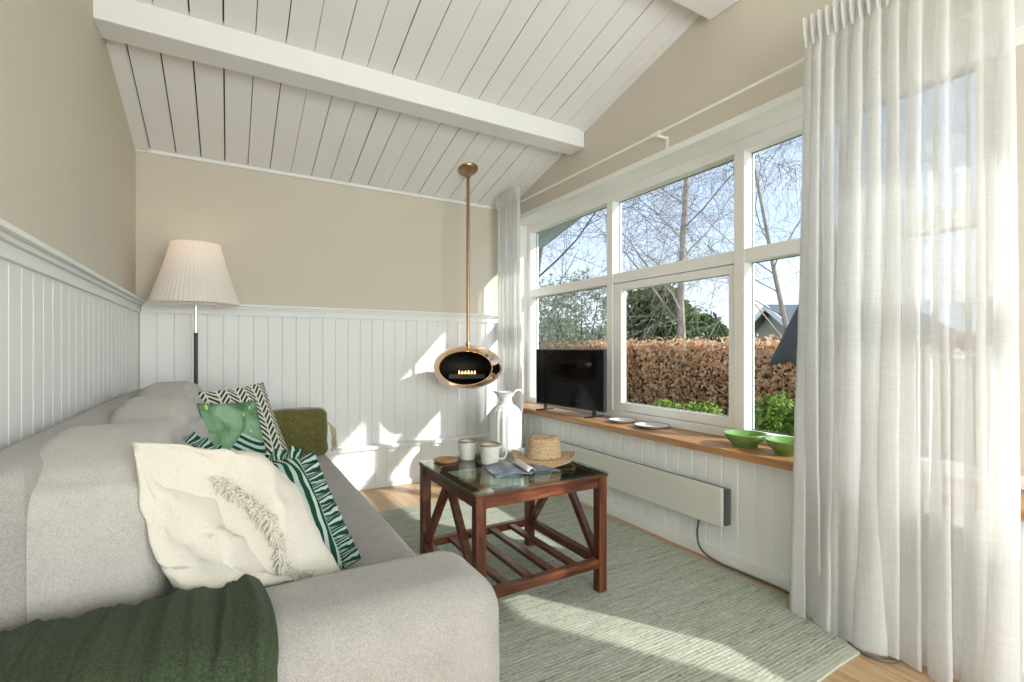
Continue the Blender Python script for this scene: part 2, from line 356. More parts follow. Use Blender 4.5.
# right wall above and around the window
YWN = -.74   # near end of the window opening
m = MB()
def wall_piece(m, ya, yb, z0, z1=None):
    v = [(x_, y_, z) for x_ in (XR, XW1) for (y_, z) in ((ya, z0), (yb, z0), (yb, cz(yb)+.02 if z1 is None else z1), (ya, cz(ya)+.02 if z1 is None else z1))]
    m.add(v, [(0,1,2,3),(7,6,5,4),(0,4,5,1),(1,5,6,2),(2,6,7,3),(3,7,4,0)])
wall_piece(m, YF-.1, YWN, 0); wall_piece(m, YWN, 4.16, ZH); wall_piece(m, 4.16, YB+.1, 0); wall_piece(m, YWN, 4.16, 0, .60)
struct(m.build('wall_right', M['cream']))
# white reveal lining of the window recess
m = MB(); m.box(XR-.012, XW0+.02, YWN, 4.16, ZH-.018, ZH); m.box(XR-.012, XW0+.02, 4.145, 4.16, .60, ZH-.018); m.box(XR-.012, XW0+.02, YWN, YWN+.015, .60, ZH-.018)
m.box(XR-.014, XR-.002, YWN, 4.175, ZH, ZH+.022)
struct(m.build('trim_1', M['wframe']))
# boarded wainscot: grooved boards
def grooved(name, p0, axis, length, z0, z1, step, nrm, thick=.02, gw=.006, gd=.007, zb=0):
    # profile in the plan: boards run along z, step wide, V grooves between
    pts = []; s = 0
    while s < length-1e-6:
        e_ = min(s+step, length)
        pts += [(s, -gd), (s+gw, 0), (e_-gw, 0), (e_, -gd)] if not pts else [(s+gw, 0), (e_-gw, 0), (e_, -gd)]
        s = e_
    v = []; f = []
    for (a, d) in pts:
        for z in (z0, z1): v.append((p0[0]+axis[0]*a+nrm[0]*d, p0[1]+axis[1]*a+nrm[1]*d, z))
        v.append((p0[0]+axis[0]*a-nrm[0]*thick, p0[1]+axis[1]*a-nrm[1]*thick, z1))
        v.append((p0[0]+axis[0]*a-nrm[0]*thick, p0[1]+axis[1]*a-nrm[1]*thick, z0))
    for i in range(len(pts)-1):
        for k in range(4): f.append((i*4+k, i*4+(k+1) % 4, (i+1)*4+(k+1) % 4, (i+1)*4+k))
    f.append((0, 3, 2, 1)); n = (len(pts)-1)*4; f.append((n, n+1, n+2, n+3))
    o = new_obj(name, v, f, M['white']); bm = bmesh.new(); bm.from_mesh(o.data); bmesh.ops.recalc_face_normals(bm, faces=bm.faces); bm.to_mesh(o.data); bm.free()
    return struct(o)
ZD0, ZD1 = 1.43, 1.495
grooved('trim_2', (XL+.02, YF, 0), (0, 1), YB-YF-.02, 0, ZD0, .1, (1, 0), thick=.02, gw=.004, gd=.003)
grooved('trim_3', (XL+.02, YB-.02, 0), (1, 0), 2.96-.02, 0, ZD0, .1, (0, -1), thick=.02)
grooved('trim_4', (XL+.02, 4.104, 0), (1, 0), XS-XL-.02, 0, .325, .1, (0, -1), thick=.05)
grooved('trim_5', (XS, YF, 0), (0, 1), YB-.115-YF, 0, .60, .098, (-1, 0), thick=.06)
struct(MB().box(XL+.02, XS, 4.085, YB-.02, .325, .352, .006).build('trim_6', M['white']))     # ledge board on the boxed-in pipes
# stepped dado rail, left and back
def rail(name, a, b, axis):
    m = MB(); steps = [(ZD0-.005, ZD0+.022, .034), (ZD0+.022, ZD0+.042, .028), (ZD0+.042, ZD0+.060, .042), (ZD0+.060, ZD0+.078, .062)]
    for (z0, z1, d) in steps:
        if axis == 'y': m.box(XL, XL+d, a, b, z0, z1, .003)
        else: m.box(a, b, YB-d, YB, z0, z1, .003)
    return struct(m.build(name, M['white']))
rail('trim_7', YF, YB, 'y'); rail('trim_8', XL+.034, XR, 'x')
struct(MB().box(XL+.02, XL+.035, YF, 4.10, 0, .09, .004).build('baseboard_left', M['white']))
struct(MB().box(XL+.035, XS-.015, 4.086, 4.104, 0, .045, .004).build('baseboard_back', M['white']))
struct(MB().box(XS-.018, XS, YF, 4.086, 0, .075, .004).build('baseboard_right', M['white']))
# ceiling: sloping boards with open dark gaps, over a dark underlay
def slope_strip(m, x0, x1, ya, yb, dz0, dz1):
    v = [(x_, y_, cz(y_)+d) for d in (dz0, dz1) for (x_, y_) in ((x0, ya), (x1, ya), (x1, yb), (x0, yb))]
    m.add(v, [(0,1,2,3),(7,6,5,4),(0,4,5,1),(1,5,6,2),(2,6,7,3),(3,7,4,0)])
m = MB(); random.seed(5)
step = .15; x0 = .126-5*step
gaps = [x0+i*step for i in range(22)]
xs = [XL-.1]+[g for g in gaps if XL+.06 < g < XR-.02]+[XR+.3]
for i in range(len(xs)-1):
    a = xs[i]+(.0 if i == 0 else random.choice((.0016, .0034, .0044)))
    b = xs[i+1]-(.0 if i == len(xs)-2 else random.choice((.0014, .0026, .0036)))
    slope_strip(m, a, b, YF-.1, YB+.1, 0, .018)
struct(m.build('ceiling', M['ceil']))
m = MB(); slope_strip(m, XL-.1, XR+.3, YF-.1, YB+.1, .024, .05); struct(m.build('trim_9', M['gap']))
m = MB(); slope_strip(m, XL, XL+.075, YF, YB, -.02, .0); struct(m.build('trim_10', M['ceil']))
m = MB(); m.box(XL, XR, YB-.018, YB, cz(YB)-.022, cz(YB)+.003); struct(m.build('trim_11', M['ceil']))
m = MB()
slope_strip(m, XR-.05, XR+.01, YF, YB, -.012, .004)
struct(m.build('trim_12', M['ceil']))
# purlins
struct(MB().box(XL, XR-.004, 2.985, 3.165, 2.749, 2.95, .006).build('trim_13', M['ceil']))
struct(MB().box(XL, XR-.004, 1.66, 1.84, 3.077, 3.27, .006).build('trim_14', M['ceil']))
struct(MB().box(XL, XR-.004, .32, .50, 3.42, 3.62, .006).build('trim_15', M['ceil']))
# roof verge outside, pale boards underneath, and exterior roof
m = MB()
for i in range(4): slope_strip(m, XW1+.02+i*.12, XW1+.02+i*.12+.112, YF-.3, 6.2, .05, .075)
slope_strip(m, XW1+.50, XW1+.53, YF-.3, 6.2, -.05, .12)
slope_strip(m, XL-.4, XW1+.53, YF-.3, 6.2, .12, .16)
struct(m.build('trim_16', M['verge']))
struct(MB().box(XW1, XW1+.04, YF-.2, YB+1.6, -.5, .58).build('trim_17', M['soil']))

# ---------------------------------------------------------------- window
win = struct(empty('window_1', (XW0, 0, .60)))
def wp(mb, name, mat=M['wframe'], parent=win, smooth=False):
    o = mb.build(name, mat, parent, smooth); o.matrix_parent_inverse = Matrix.Translation((-XW0, 0, -.60)); return o
ZT0, ZT1 = 1.684, 1.762
m = MB(); m.box(XW0, XW1, YWN+.015, 4.145, 2.335, ZH-.018, .004); m.box(XW0, XW1, YWN+.015, 4.145, .64, .695, .004)
m.box(XW0, XW1, 4.08, 4.145, .695, 2.335, .004); m.box(XW0, XW1, YWN+.015, YWN+.07, .695, 2.335, .004)
wp(m, 'window_frame')
cols = [(2.95, 4.08), (1.822, 2.88), (.74, 1.755), (YWN+.07, .45)]
for a, b in ((2.88, 2.95), (1.755, 1.822), (.45, .74)):
    wp(MB().box(XW0, XW1, a, b, .695, 2.335, .004), 'mullion', M['cream'] if b-a > .2 else M['wframe'])
for a, b in cols: wp(MB().box(XW0+.004, XW1-.004, a, b, ZT0, ZT1, .004), 'transom')
# opening sashes in the second and the near lower panes
def sash(a, b):
    m = MB(); z0, z1 = .70, ZT0-.004; x0_, x1_ = XW0+.008, XW0+.062; a += .004; b -= .004
    m.box(x0_, x1_, a, b, z1-.055, z1, .004); m.box(x0_, x1_, a, b, z0, z0+.062, .004); m.box(x0_, x1_, a, a+.038, z0+.062, z1-.055, .004); m.box(x0_, x1_, b-.085, b, z0+.062, z1-.055, .004)
    s_ = wp(m, 'sash'); return s_
s1 = sash(1.822, 2.88)
h = MB(); h.box(XW0-.012, XW0+.010, 2.38, 2.50, .716, .734, .004); h.tube(spline([(XW0-.01, 2.44, .728), (XW0-.035, 2.43, .735), (XW0-.05, 2.36, .722), (XW0-.052, 2.28, .712)], 5), .008)
ho = h.build('window_handle', M['chrome'], s1, True); ho.matrix_parent_inverse = s1.matrix_parent_inverse.copy(); ho['label'] = 'chrome window handle'
for i, (a, b) in enumerate(cols):
    for (z0, z1) in ((.695, ZT0), (ZT1, 2.335)):
        g_in = .0
        if i == 1 and z0 < 1: z0, z1, a2, b2 = .76, ZT0-.055, a+.04, b-.08
        else: a2, b2 = a, b
        xg = XW0+.03 if (i == 1 and z0 < 1) else XW0+.075
        wp(MB().box(xg, xg+.008, a2-.004, b2+.004, z0-.004, z1+.004), 'pane', M['glass'])
        gk = MB()
        for (q0, q1, w0, w1) in ((a2, a2+.005, z0, z1), (b2-.005, b2, z0, z1), (a2, b2, z0, z0+.005), (a2, b2, z1-.005, z1)): gk.box(xg-.003, xg, q0, q1, w0, w1)
        wp(gk, 'gasket', M['cable'])
# window sill board
sill = MB().box(2.285, XW0+.005, YF, 4.13, .60, .64, .005).build('trim_18', M['sill']); struct(sill)
# made-up rear window, unseen behind the camera, added to let the fill lamp in
m = MB()
for a, b in ((-.25, -.19), (.92, .98), (2.09, 2.15)): m.box(a, b, YF-.06, YF, .45, 2.45, .003)
m.box(-.25, 2.15, YF-.06, YF, .45, .51); m.box(-.25, 2.15, YF-.06, YF, 2.39, 2.45)
w2 = struct(m.build('window_added', M['wframe']))
for a, b in ((-.19, .92), (.98, 2.09)): MB().box(a, b, YF-.034, YF-.028, .51, 2.39).build('pane', M['glass'], w2)

# ================================================================ curtains and rod
rod = empty('curtain_rod', (2.31, 2.0, 2.52)); tag(rod, 'thin white curtain rod fixed to the beige wall above the window', 'curtain rod')
XROD = 2.31
def rp(mb, name, mat, parent=rod, org=(2.31, 2.0, 2.52)):
    o = mb.build(name, mat, parent, True); o.matrix_parent_inverse = Matrix.Translation(tuple(-q for q in org)); return o
rp(MB().tube([(XROD, .3, 2.52), (XROD, 4.12, 2.52)], .008, 12), 'pole', M['wframe'])
for yb_ in (2.16, ):
    b = MB(); b.box(XROD-.006, XR+.001, yb_-.008, yb_+.008, 2.505, 2.52, .002); b.box(XR-.006, XR, yb_-.012, yb_+.012, 2.44, 2.525, .002); b.tube([(XROD, yb_-.03, 2.52), (XROD, yb_+.03, 2.52)], .013, 12)
    rp(b, 'bracket', M['wframe'])
def curtain(name, y0, y1, ztop, zbot, n, amp_top, amp_bot, xc, label, seed, spread=1.06, flare=0, shift=0, ntop=None, grow=0):
    random.seed(seed); NU, NV = n*18, 40
    ph = [random.uniform(.8, 1.2)*(1+grow*k/n) for k in range(n+1)]; am = [random.uniform(.7, 1.2) for k in range(n+1)]
    cum = [0]
    for q in ph: cum.append(cum[-1]+q)
    tot = cum[n]
    verts = []; faces = []; yc = (y0+y1)/2
    for j in range(NV+1):
        t = j/NV                      # 0 top, 1 bottom
        z = ztop+(zbot-ztop)*t
        for i in range(NU+1):
            s = i/NU*n; k = min(int(s), n-1); fr = s-k
            yy = (cum[k]+ph[k]*fr)/tot
            head = min(1, t/.05)
            a = (amp_top*(1-t)+amp_bot*t)*am[k]*(.35+.65*head)
            fold = math.sin(fr*2*PI)
            # soften into drooping folds lower down; folds wander sideways
            fold2 = math.copysign(abs(fold)**(.75+.5*t), fold)
            w2 = .35*math.sin(fr*4*PI+seed+k)*t
            y = y0+(y1-y0)*yy
            y = yc+(y-yc)*(1+(spread-1)*t)+.012*math.sin(k*1.7+t*3)*t+flare*t*(1-yy)
            x = xc+a*(fold2+w2)+.012*math.sin(k*2.3+t*5)*t+shift*t
            y += a*(.3+.5*t)*math.sin(fr*4*PI+.4)
            x += .006*noise.noise(Vector((y*9, z*5, seed)))
            verts.append((x, y, z+(.006*math.sin(k*1.3) if t == 1 else 0)))
    for j in range(NV):
        for i in range(NU):
            a = j*(NU+1)+i; faces.append((a, a+1, a+NU+2, a+NU+1))
    root = empty(name, (xc, yc, zbot)); tag(root, label, 'curtain')
    inv = Matrix.Translation((-xc, -yc, -zbot))
    o = new_obj('curtain_fabric', verts, faces, M['curtain'], root, True); o.matrix_parent_inverse = inv
    # pinch-pleat heading
    hd = MB(); npl = (ntop or n)*1
    for k in range(npl):
        y = y0+(y1-y0)*(k+.5)/npl; w_ = abs(y1-y0)/npl*.36
        v = []
        for (zz, ww, dd) in ((ztop+.062, w_*1.0, .030), (ztop+.0, w_*.85, .026), (ztop-.06, w_*.35, .012)):
            for q in range(10):
                an = 2*PI*q/10; v.append((xc+dd*math.cos(an)-.012, y+ww*math.sin(an), zz))
        f = [(i_*10+q, i_*10+(q+1) % 10, (i_+1)*10+(q+1) % 10, (i_+1)*10+q) for i_ in range(2) for q in range(10)]+[tuple(range(10))]
        hd.add(v, f)
    hd.box(xc-.004, xc+.004, min(y0, y1), max(y0, y1), ztop-.04, ztop+.05)
    ho = hd.build('pleated_heading', M['curtain'], root, True); ho.matrix_parent_inverse = inv
    return root
curtain('sheer_curtain', 1.185, .525, 2.545, .012, 11, .030, .050, 2.185, 'wide sheer white linen curtain at the near right end of the window', 11, spread=1.0, flare=.035, ntop=22, grow=1.5)
curtain('sheer_curtain', 4.06, 3.66, 2.545, .012, 6, .03, .04, 2.225, 'narrow white linen curtain hanging in the far corner beside the television', 7, spread=1.0, ntop=8)

# ================================================================ rug
rz = .012
NXr, NYr = 40, 50; v = []; f = []
for j in range(NYr+1):
    for i in range(NXr+1):
        x = .28+(2.262-.28)*i/NXr; y = .925+(3.455-.925)*j/NYr
        y += .006*math.sin(x*7) if j in (0, NYr) else 0
        v.append((x, y, rz+.002*noise.noise(Vector((x*4, y*4, 0)))))
n0 = len(v)
for j in range(NYr):
    for i in range(NXr): a = j*(NXr+1)+i; f.append((a, a+1, a+NXr+2, a+NXr+1))
rim = [i for i in range(NXr+1)]+[j*(NXr+1)+NXr for j in range(1, NYr+1)]+[NYr*(NXr+1)+i for i in range(NXr-1, -1, -1)]+[j*(NXr+1) for j in range(NYr-1, 0, -1)]
for q in rim: v.append((v[q][0], v[q][1], .001))
for k in range(len(rim)):
    k2 = (k+1) % len(rim); f.append((rim[k], n0+k, n0+k2, rim[k2]))
tag(new_obj('area_rug', v, f, M['rug']), 'large flat woven sage green rug on the oak floor under the coffee table', 'rug')

# ================================================================ soft shapes
EDGE = {}
def pillow(name, A, B, Cc, D, thick, mat, parent=None, n=26, pinch=.06, wr=.008, seed=0, bulge_side=(1, 1), p=2.6, sag=0, fold=None):
    A, B, Cc, D = map(Vector, (A, B, Cc, D)); nrm = ((B-A).cross(D-A)+(Cc-B).cross(Cc-D)*1).normalized()
    v = []; uv = []; f = []
    def mid(u, w_):
        u2 = .5+(u-.5)*(1-pinch*(1-(2*w_-1)**2)*1.0) if True else u
        w2 = .5+(w_-.5)*(1-pinch*(1-(2*u-1)**2)*1.0)
        q = (A*(1-u2)+B*u2)*(1-w2)+(D*(1-u2)+Cc*u2)*w2
        if fold: q = q+fold(u, w_)
        return q
    EDGE['mid'] = mid
    for side in (0, 1):
        for j in range(n+1):
            for i in range(n+1):
                u, w_ = i/n, j/n
                pr = ((1-abs(2*u-1)**p)*(1-abs(2*w_-1)**p))**.62
                c = mid(u, w_); s_ = (1 if side == 0 else -1)
                q = c+nrm*s_*thick*.5*pr*bulge_side[side]
                q = q+nrm*s_*wr*pr*(noise.noise(Vector((u*5+seed, w_*5, side*7.)))+.5*noise.noise(Vector((u*13+seed, w_*9, side*3.))))
                # radial puckers from the corners
                q.z -= sag*pr
                v.append(q); uv.append((u, w_))
    m_ = (n+1)**2
    for j in range(n):
        for i in range(n):
            a = j*(n+1)+i; f.append((a, a+1, a+n+2, a+n+1)); f.append((m_+a+n+1, m_+a+n+2, m_+a+1, m_+a))
    o = new_obj(name, v, f, mat, parent, False, uv)
    bm = bmesh.new(); bm.from_mesh(o.data); bmesh.ops.remove_doubles(bm, verts=bm.verts, dist=1e-5); bmesh.ops.recalc_face_normals(bm, faces=bm.faces)
    for q in bm.faces: q.smooth = True
    bm.to_mesh(o.data); bm.free()
    return o
def softbox(name, x0, x1, y0, y1, z0, z1, r, mat, parent, seg=6, puff=(0, 0, 0), wr=0, seed=0, tilt=0, div=14):
    """rounded, slightly puffed upholstery block"""
    bm = bmesh.new(); bmesh.ops.create_cube(bm, size=2); bmesh.ops.subdivide_edges(bm, edges=bm.edges[:], cuts=div, use_grid_fill=True)
    cx, cy, cz_ = (x0+x1)/2, (y0+y1)/2, (z0+z1)/2; hx, hy, hz = (x1-x0)/2, (y1-y0)/2, (z1-z0)/2
    for q in bm.verts:
        p = Vector((q.co.x*hx, q.co.y*hy, q.co.z*hz)); h = Vector((hx, hy, hz)); rr = min(r, hx, hy, hz)
        inner = Vector([max(-(h[k]-rr), min(h[k]-rr, p[k])) for k in range(3)]); d = p-inner
        if d.length > 1e-9: p = inner+d.normalized()*rr
        nx, ny, nz_ = p.x/hx, p.y/hy, p.z/hz
        b = Vector((puff[0]*(1-ny*ny)*(1-nz_*nz_)*(nx), puff[1]*(1-nx*nx)*(1-nz_*nz_)*ny, puff[2]*(1-nx*nx)*(1-ny*ny)*nz_))
        p = p+b
        if wr: p = p+p.normalized()*wr*(noise.noise(p*6+Vector((seed, 0, 0)))+.5*noise.noise(p*15+Vector((seed, 3, 0))))
        p.x += tilt*(1-(p.z+hz)/(2*hz))
        q.co = p+Vector((cx, cy, cz_))
    me = bpy.data.meshes.new(name); bm.to_mesh(me); bm.free(); me.materials.append(mat)
    me.polygons.foreach_set('use_smooth', [True]*len(me.polygons))
    o = bpy.data.objects.new(name, me); C.objects.link(o); o.parent = parent; return o

# ================================================================ sofa
sofa = empty('sofa', (0, 2.4, 0)); tag(sofa, 'long light grey fabric sofa with rounded low arms against the left wall', 'sofa')
SINV = Matrix.Translation((0, -2.4, 0))
def sp(o): o.matrix_parent_inverse = SINV.copy(); return o
sp(softbox('base', -.48, .545, 1.30, 3.72, .10, .34, .04, M['sofa'], sofa, div=10))
sp(softbox('seat_cushion', -.45, .59, 1.40, 3.58, .30, .46, .05, M['sofa'], sofa, puff=(0, 0, .008), wr=.003, div=26))
sp(softbox('arm', -.50, .628, 1.07, 1.41, .08, .585, .10, M['sofa'], sofa, puff=(.004, .01, .012), wr=.002, div=26))
sp(softbox('arm', -.50, .545, 3.56, 3.88, .08, .565, .11, M['sofa'], sofa, puff=(.004, .01, .012), wr=.002, div=20))
sp(softbox('backrest', -.52, -.37, 1.44, 3.86, .10, .925, .045, M['sofa'], sofa, puff=(0, 0, .006), wr=.002, div=22))
def back_cushion(y0, y1, seed, top=.955, x0=-.40, th=.27, lean=.16, box=.55, ex=.45):
    # stands on the seat and leans back against the backrest; slumped top
    bm = bmesh.new(); bmesh.ops.create_cube(bm, size=2); bmesh.ops.subdivide_edges(bm, edges=bm.edges[:], cuts=30, use_grid_fill=True)
    H_ = top-.45; hy = (y1-y0)/2; yc = (y0+y1)/2
    for q in bm.verts:
        u, v_, w_ = q.co.y, q.co.z, q.co.x      # along, up, depth
        def sq(t, p=4): return math.copysign(abs(t)**p, t)
        pr = ((1-abs(u)**5)*(1-abs(v_)**5))
        edge = (1-.10*abs(u)**4*abs(v_)**4)
        yy = yc+hy*u*edge*(1-.03*(1-v_*v_)*0)
        zz = .455+H_*(v_*edge+1)/2
        zz -= .060*abs(u)**2.5*max(0, v_)                                     # drooping top corners
        d = w_*(box+(1-box)*max(0, pr)**ex)*th/2
        bl = 1+.22*(1-((v_+.35)/1.35)**2 if v_ > -1.7 else 0)
        x_ = x0+th/2+lean*(1-v_)/2+d*bl
        nn = noise.noise(Vector((yy*4+seed, zz*4, w_*2)))+.5*noise.noise(Vector((yy*11+seed, zz*7, w_*3)))
        crease = -.018*math.exp(-((zz-.86+.15*noise.noise(Vector((yy*3, seed, 0))))/.018)**2) if w_ > 0 else 0
        x_ += (.014*nn+crease)*max(0, pr)**.3; zz += .010*noise.noise(Vector((yy*5, x_*4, seed+5)))
        q.co = Vector((x_, yy, zz))
    me = bpy.data.meshes.new('back_cushion'); bm.to_mesh(me); bm.free(); me.materials.append(M['sofac'])
    me.polygons.foreach_set('use_smooth', [True]*len(me.polygons))
    o = bpy.data.objects.new('back_cushion', me); C.objects.link(o); o.parent = sofa; sp(o); return o
back_cushion(1.455, 2.20, 1.0, .945, x0=-.43, th=.29, lean=-.02, box=.72, ex=.3)
back_cushion(2.215, 2.84, 4.0, .965, th=.26, lean=.08)
back_cushion(2.855, 3.48, 9.0, .99, th=.26, lean=.09)
for y in (1.2, 3.75):
    for x in (-.42, .46):
        l = MB().lathe([(.018, 0), (.028, .1)], 14, (x, y, 0), True, True).build('leg', M['black'], sofa, True); sp(l)

# ---------------------------------------------------------------- throw over the near arm
NU, NV = 220, 60; v = []; f = []
prof = [(1.435, .44), (1.432, .50), (1.418, .545), (1.375, .583), (1.30, .596), (1.22, .598), (1.14, .592), (1.075, .565), (1.052, .51), (1.05, .42), (1.05, .32), (1.052, .22), (1.056, .12)]
ps = spline([(0, a, b) for a, b in prof], 6)
for j in range(len(ps)):
    t = j/(len(ps)-1)
    for i in range(NU+1):
        s_ = i/NU; x = -.46+(.075+.46)*s_
        cl = .5+1.1*max(0, s_-.45); fold = cl*(.010*math.sin(s_*30+1.6*math.sin(t*2.2+s_*4))+.007*math.sin(s_*67+t*2.5))+.003*noise.noise(Vector((s_*14, t*5, 0)))+.0028*noise.noise(Vector((s_*55, t*4, 3)))+.0018*math.sin(s_*150+6*noise.noise(Vector((s_*9, t*3, 7))))
        n_ = Vector((0, -1, .0)) if t > .62 else (Vector((0, 0, 1)) if t > .25 else Vector((0, 1, 0)))
        amp = .35+1.2*t
        q = ps[j]+n_*(fold*amp+.008)
        v.append((x+(.012*math.sin(t*9+s_*3) if s_ > .9 else .006*math.sin(t*7+s_*30)), q.y-(.008 if t > .5 else 0), q.z+.016))
for j in range(len(ps)-1):
    for i in range(NU): a = j*(NU+1)+i; f.append((a, a+1, a+NU+2, a+NU+1))
th = new_obj('throw_blanket', v, f, M['throw'], None, True); sm_ = th.modifiers.new('thickness', 'SOLIDIFY'); sm_.thickness = .006; sm_.offset = 1
tag(th, 'crinkled dark moss green throw draped over the near sofa arm', 'throw')

# ---------------------------------------------------------------- cushions
def ruffle(name, path, width, nwave, out_dir, mat, parent, amp=.016, seed=0):
    P = spline(path, 16); v = []; f = []; uv = []; L = [0]
    for i in range(1, len(P)): L.append(L[-1]+(P[i]-P[i-1]).length)
    N = int(nwave*10); pts = []
    for k in range(N+1):
        s_ = L[-1]*k/N; i = 1
        while i < len(L)-1 and L[i] < s_: i += 1
        t = (s_-L[i-1])/max(1e-9, L[i]-L[i-1]); pts.append(P[i-1].lerp(P[i], t))
    for k, p in enumerate(pts):
        tg = (pts[min(k+1, N)]-pts[max(k-1, 0)]).normalized(); od = out_dir(k/N); od = (od-tg*od.dot(tg)).normalized(); nn = tg.cross(od)
        for m_ in range(4):
            w_ = m_/3; a = amp*w_*math.sin(k/10*2*PI+.6*math.sin(k*.13+seed))
            v.append(p+od*width*w_+nn*a+tg*a*.5*math.cos(k/10*2*PI)); uv.append((k/N*nwave/2.4, w_))
    for k in range(N):
        for m_ in range(3): a = k*4+m_; f.append((a, a+1, a+5, a+4))
    o = new_obj(name, v, f, mat, parent, True, uv); q = o.modifiers.new('thickness', 'SOLIDIFY'); q.thickness = .003
    return o
# herringbone cushion, far, leaning on the back cushion
hc = pillow('herringbone_cushion', (-.10, 3.00, .49), (.352, 3.36, .475), (.19, 3.43, .965), (-.17, 3.06, .945), .13, M['herring'], seed=2, pinch=.05)
tag(hc, 'dark green and white herringbone patterned cushion, rearmost beside the olive cushion', 'cushion')
tr = pillow('leaf_print_cushion', (-.06, 2.80, .475), (.215, 3.06, .475), (.135, 3.14, .88), (-.135, 2.87, .905), .12, M['tropic'], seed=5, pinch=.05)
tag(tr, 'light green leaf print cushion in front of the herringbone one', 'cushion')
oc = empty('olive_cushion', (.35, 3.46, .46)); tag(oc, 'plain olive green velvet box cushion against the far sofa arm', 'cushion')
OI = Matrix.Translation((-.35, -3.46, -.46))
o = softbox('cover', .02, .575, 3.42, 3.56, .462, .775, .045, M['olive'], oc, puff=(.01, .02, .006), wr=.012, seed=3, div=18); o.matrix_parent_inverse = OI
m = MB(); random.seed(3)
for k in range(16):
    a = Vector((.60, 3.50, .66)); b = a+Vector((random.uniform(0, .05), random.uniform(-.03, .03), -random.uniform(.12, .19)))
    m.tube(spline([a, a.lerp(b, .4)+Vector((random.uniform(-.01, .03), 0, 0)), b], 4), .004, 5)
m.tube([(.565, 3.50, .69), (.60, 3.50, .655)], .007, 6)
o = m.build('tassel', M['tassel'], oc, True); o.matrix_parent_inverse = OI; o['label'] = 'cream raffia tassel'

# striped ruffled cushion
sc_ = empty('ruffled_cushion', (.12, 1.95, .46)); tag(sc_, 'dark green and pale striped cushion with ruffled edges behind the cream cushion', 'cushion')
SI = Matrix.Translation((-.12, -1.95, -.46))
A = Vector((-.05, 1.75, .50)); B = Vector((.325, 1.60, .475)); Cc = Vector((.225, 1.92, .775)); D = Vector((-.155, 2.20, .83))
def sag_top(u, w_): return Vector((0, -.02, -.085))*max(0, 1-abs(u-.48)/.46)**1.2*w_**2+Vector((.0, -.01, .03))*math.sin(u*PI)*(1-w_)*w_*4*.6
o = pillow('cover', A, B, Cc, D, .15, M['stripes'], sc_, seed=8, pinch=.03, fold=sag_top, wr=.016); o.matrix_parent_inverse = SI
ed = EDGE['mid']
for (pa, w_, nw, od, am, sd_) in (([ed(t, .985) for t in (0, .17, .33, .5, .67, .83, 1)], .052, 9, Vector((-.02, .75, .6)), .019, 1),
                             ([ed(.985, t) for t in (1, .8, .6, .4, .2, 0)], .058, 10, Vector((.8, .1, .35)), .024, 4),
                             ([ed(.015, t) for t in (1, .7, .4, 0)], .05, 7, Vector((-.8, 0, .4)), .016, 7)):
    o = ruffle('ruffle', pa, w_, nw, lambda t, od=od: od, M['stripes'], sc_, am, sd_); o.matrix_parent_inverse = SI

# cream cushion with a ragged fringe
cw = empty('fringed_cushion', (.05, 1.6, .5)); tag(cw, 'large cream linen cushion with ragged fringe leaning beside the near arm', 'cushion')
CI = Matrix.Translation((-.05, -1.6, -.5))
WA = Vector((-.203, 1.47, .955)); WT = Vector((.105, 1.78, .755)); WD = Vector((.285, 1.45, .530)); WE = Vector((-.115, 1.425, .595))
def ridge(u, w_):
    # u: WE->WD bottom ; w: up.  push the middle towards the room so that a crease stands along the fringe
    d = abs((u-.52)-.10*(w_-.5)); 
    top = math.exp(-((w_-(1-.56*u))/.07)**2)*max(0, 1-u/.55)*min(1, u*6)
    return Vector((.028, -.085, .045))*max(0, 1-d/.45)*(1-(2*w_-1)**4)+Vector((-.01, -.030, .022))*top+Vector((0, .012, -.02))*math.exp(-((u-.25)/.12)**2)*math.exp(-((w_-.45)/.25)**2)
o = pillow('cover', WE, WD, WT, WA, .20, M['linen'], cw, n=34, seed=12, pinch=.02, wr=.028, fold=ridge); o.matrix_parent_inverse = CI

me = o.data; dg = me
def surf(u, w_):
    # nearest point of the cover's camera side along a ray
    best = None; src = WE.lerp(WD, u).lerp(WA.lerp(WT, u), w_)
    ray_o = Vector((0, 0, 1.18)); d = (src-ray_o).normalized()
    return src, d
from mathutils.bvhtree import BVHTree
bmx = bmesh.new(); bmx.from_mesh(me); bvh = BVHTree.FromBMesh(bmx); bmx.free()
def onsurf(u, w_):
    src, _ = surf(u, w_); out_n = Vector((.25, -.8, .55)).normalized()
    hit = bvh.ray_cast(src+out_n*.5, -out_n); return hit[0]+out_n*.002 if hit[0] else src
random.seed(21); m = MB()
fp = [(.44, .76), (.51, .67), (.57, .56), (.60, .44), (.62, .34), (.635, .24), (.64, .14), (.67, .06), (.74, .04), (.82, .03)]
FP = []
for i in range(len(fp)-1):
    for k in range(14):
        t = k/14; FP.append((fp[i][0]*(1-t)+fp[i+1][0]*t, fp[i][1]*(1-t)+fp[i+1][1]*t))
for (u, w_) in FP:
    for q in range(4):
        a = onsurf(u+random.uniform(-.012, .012), w_+random.uniform(-.012, .012))
        dr = Vector((random.uniform(-.022, .012), random.uniform(-.022, -.004), random.uniform(-.032, -.006)))
        if random.random() < .25: dr.z = random.uniform(0, .012)
        b = a+dr; c_ = a+dr*.5+Vector((random.uniform(-.008, .008), -.006, random.uniform(-.004, .008)))
        m.tube([a, c_, b], [.0032, .0028, .0016], 4)
fr_ = m.build('fringe', M['linen'], cw, True); fr_.matrix_parent_inverse = CI

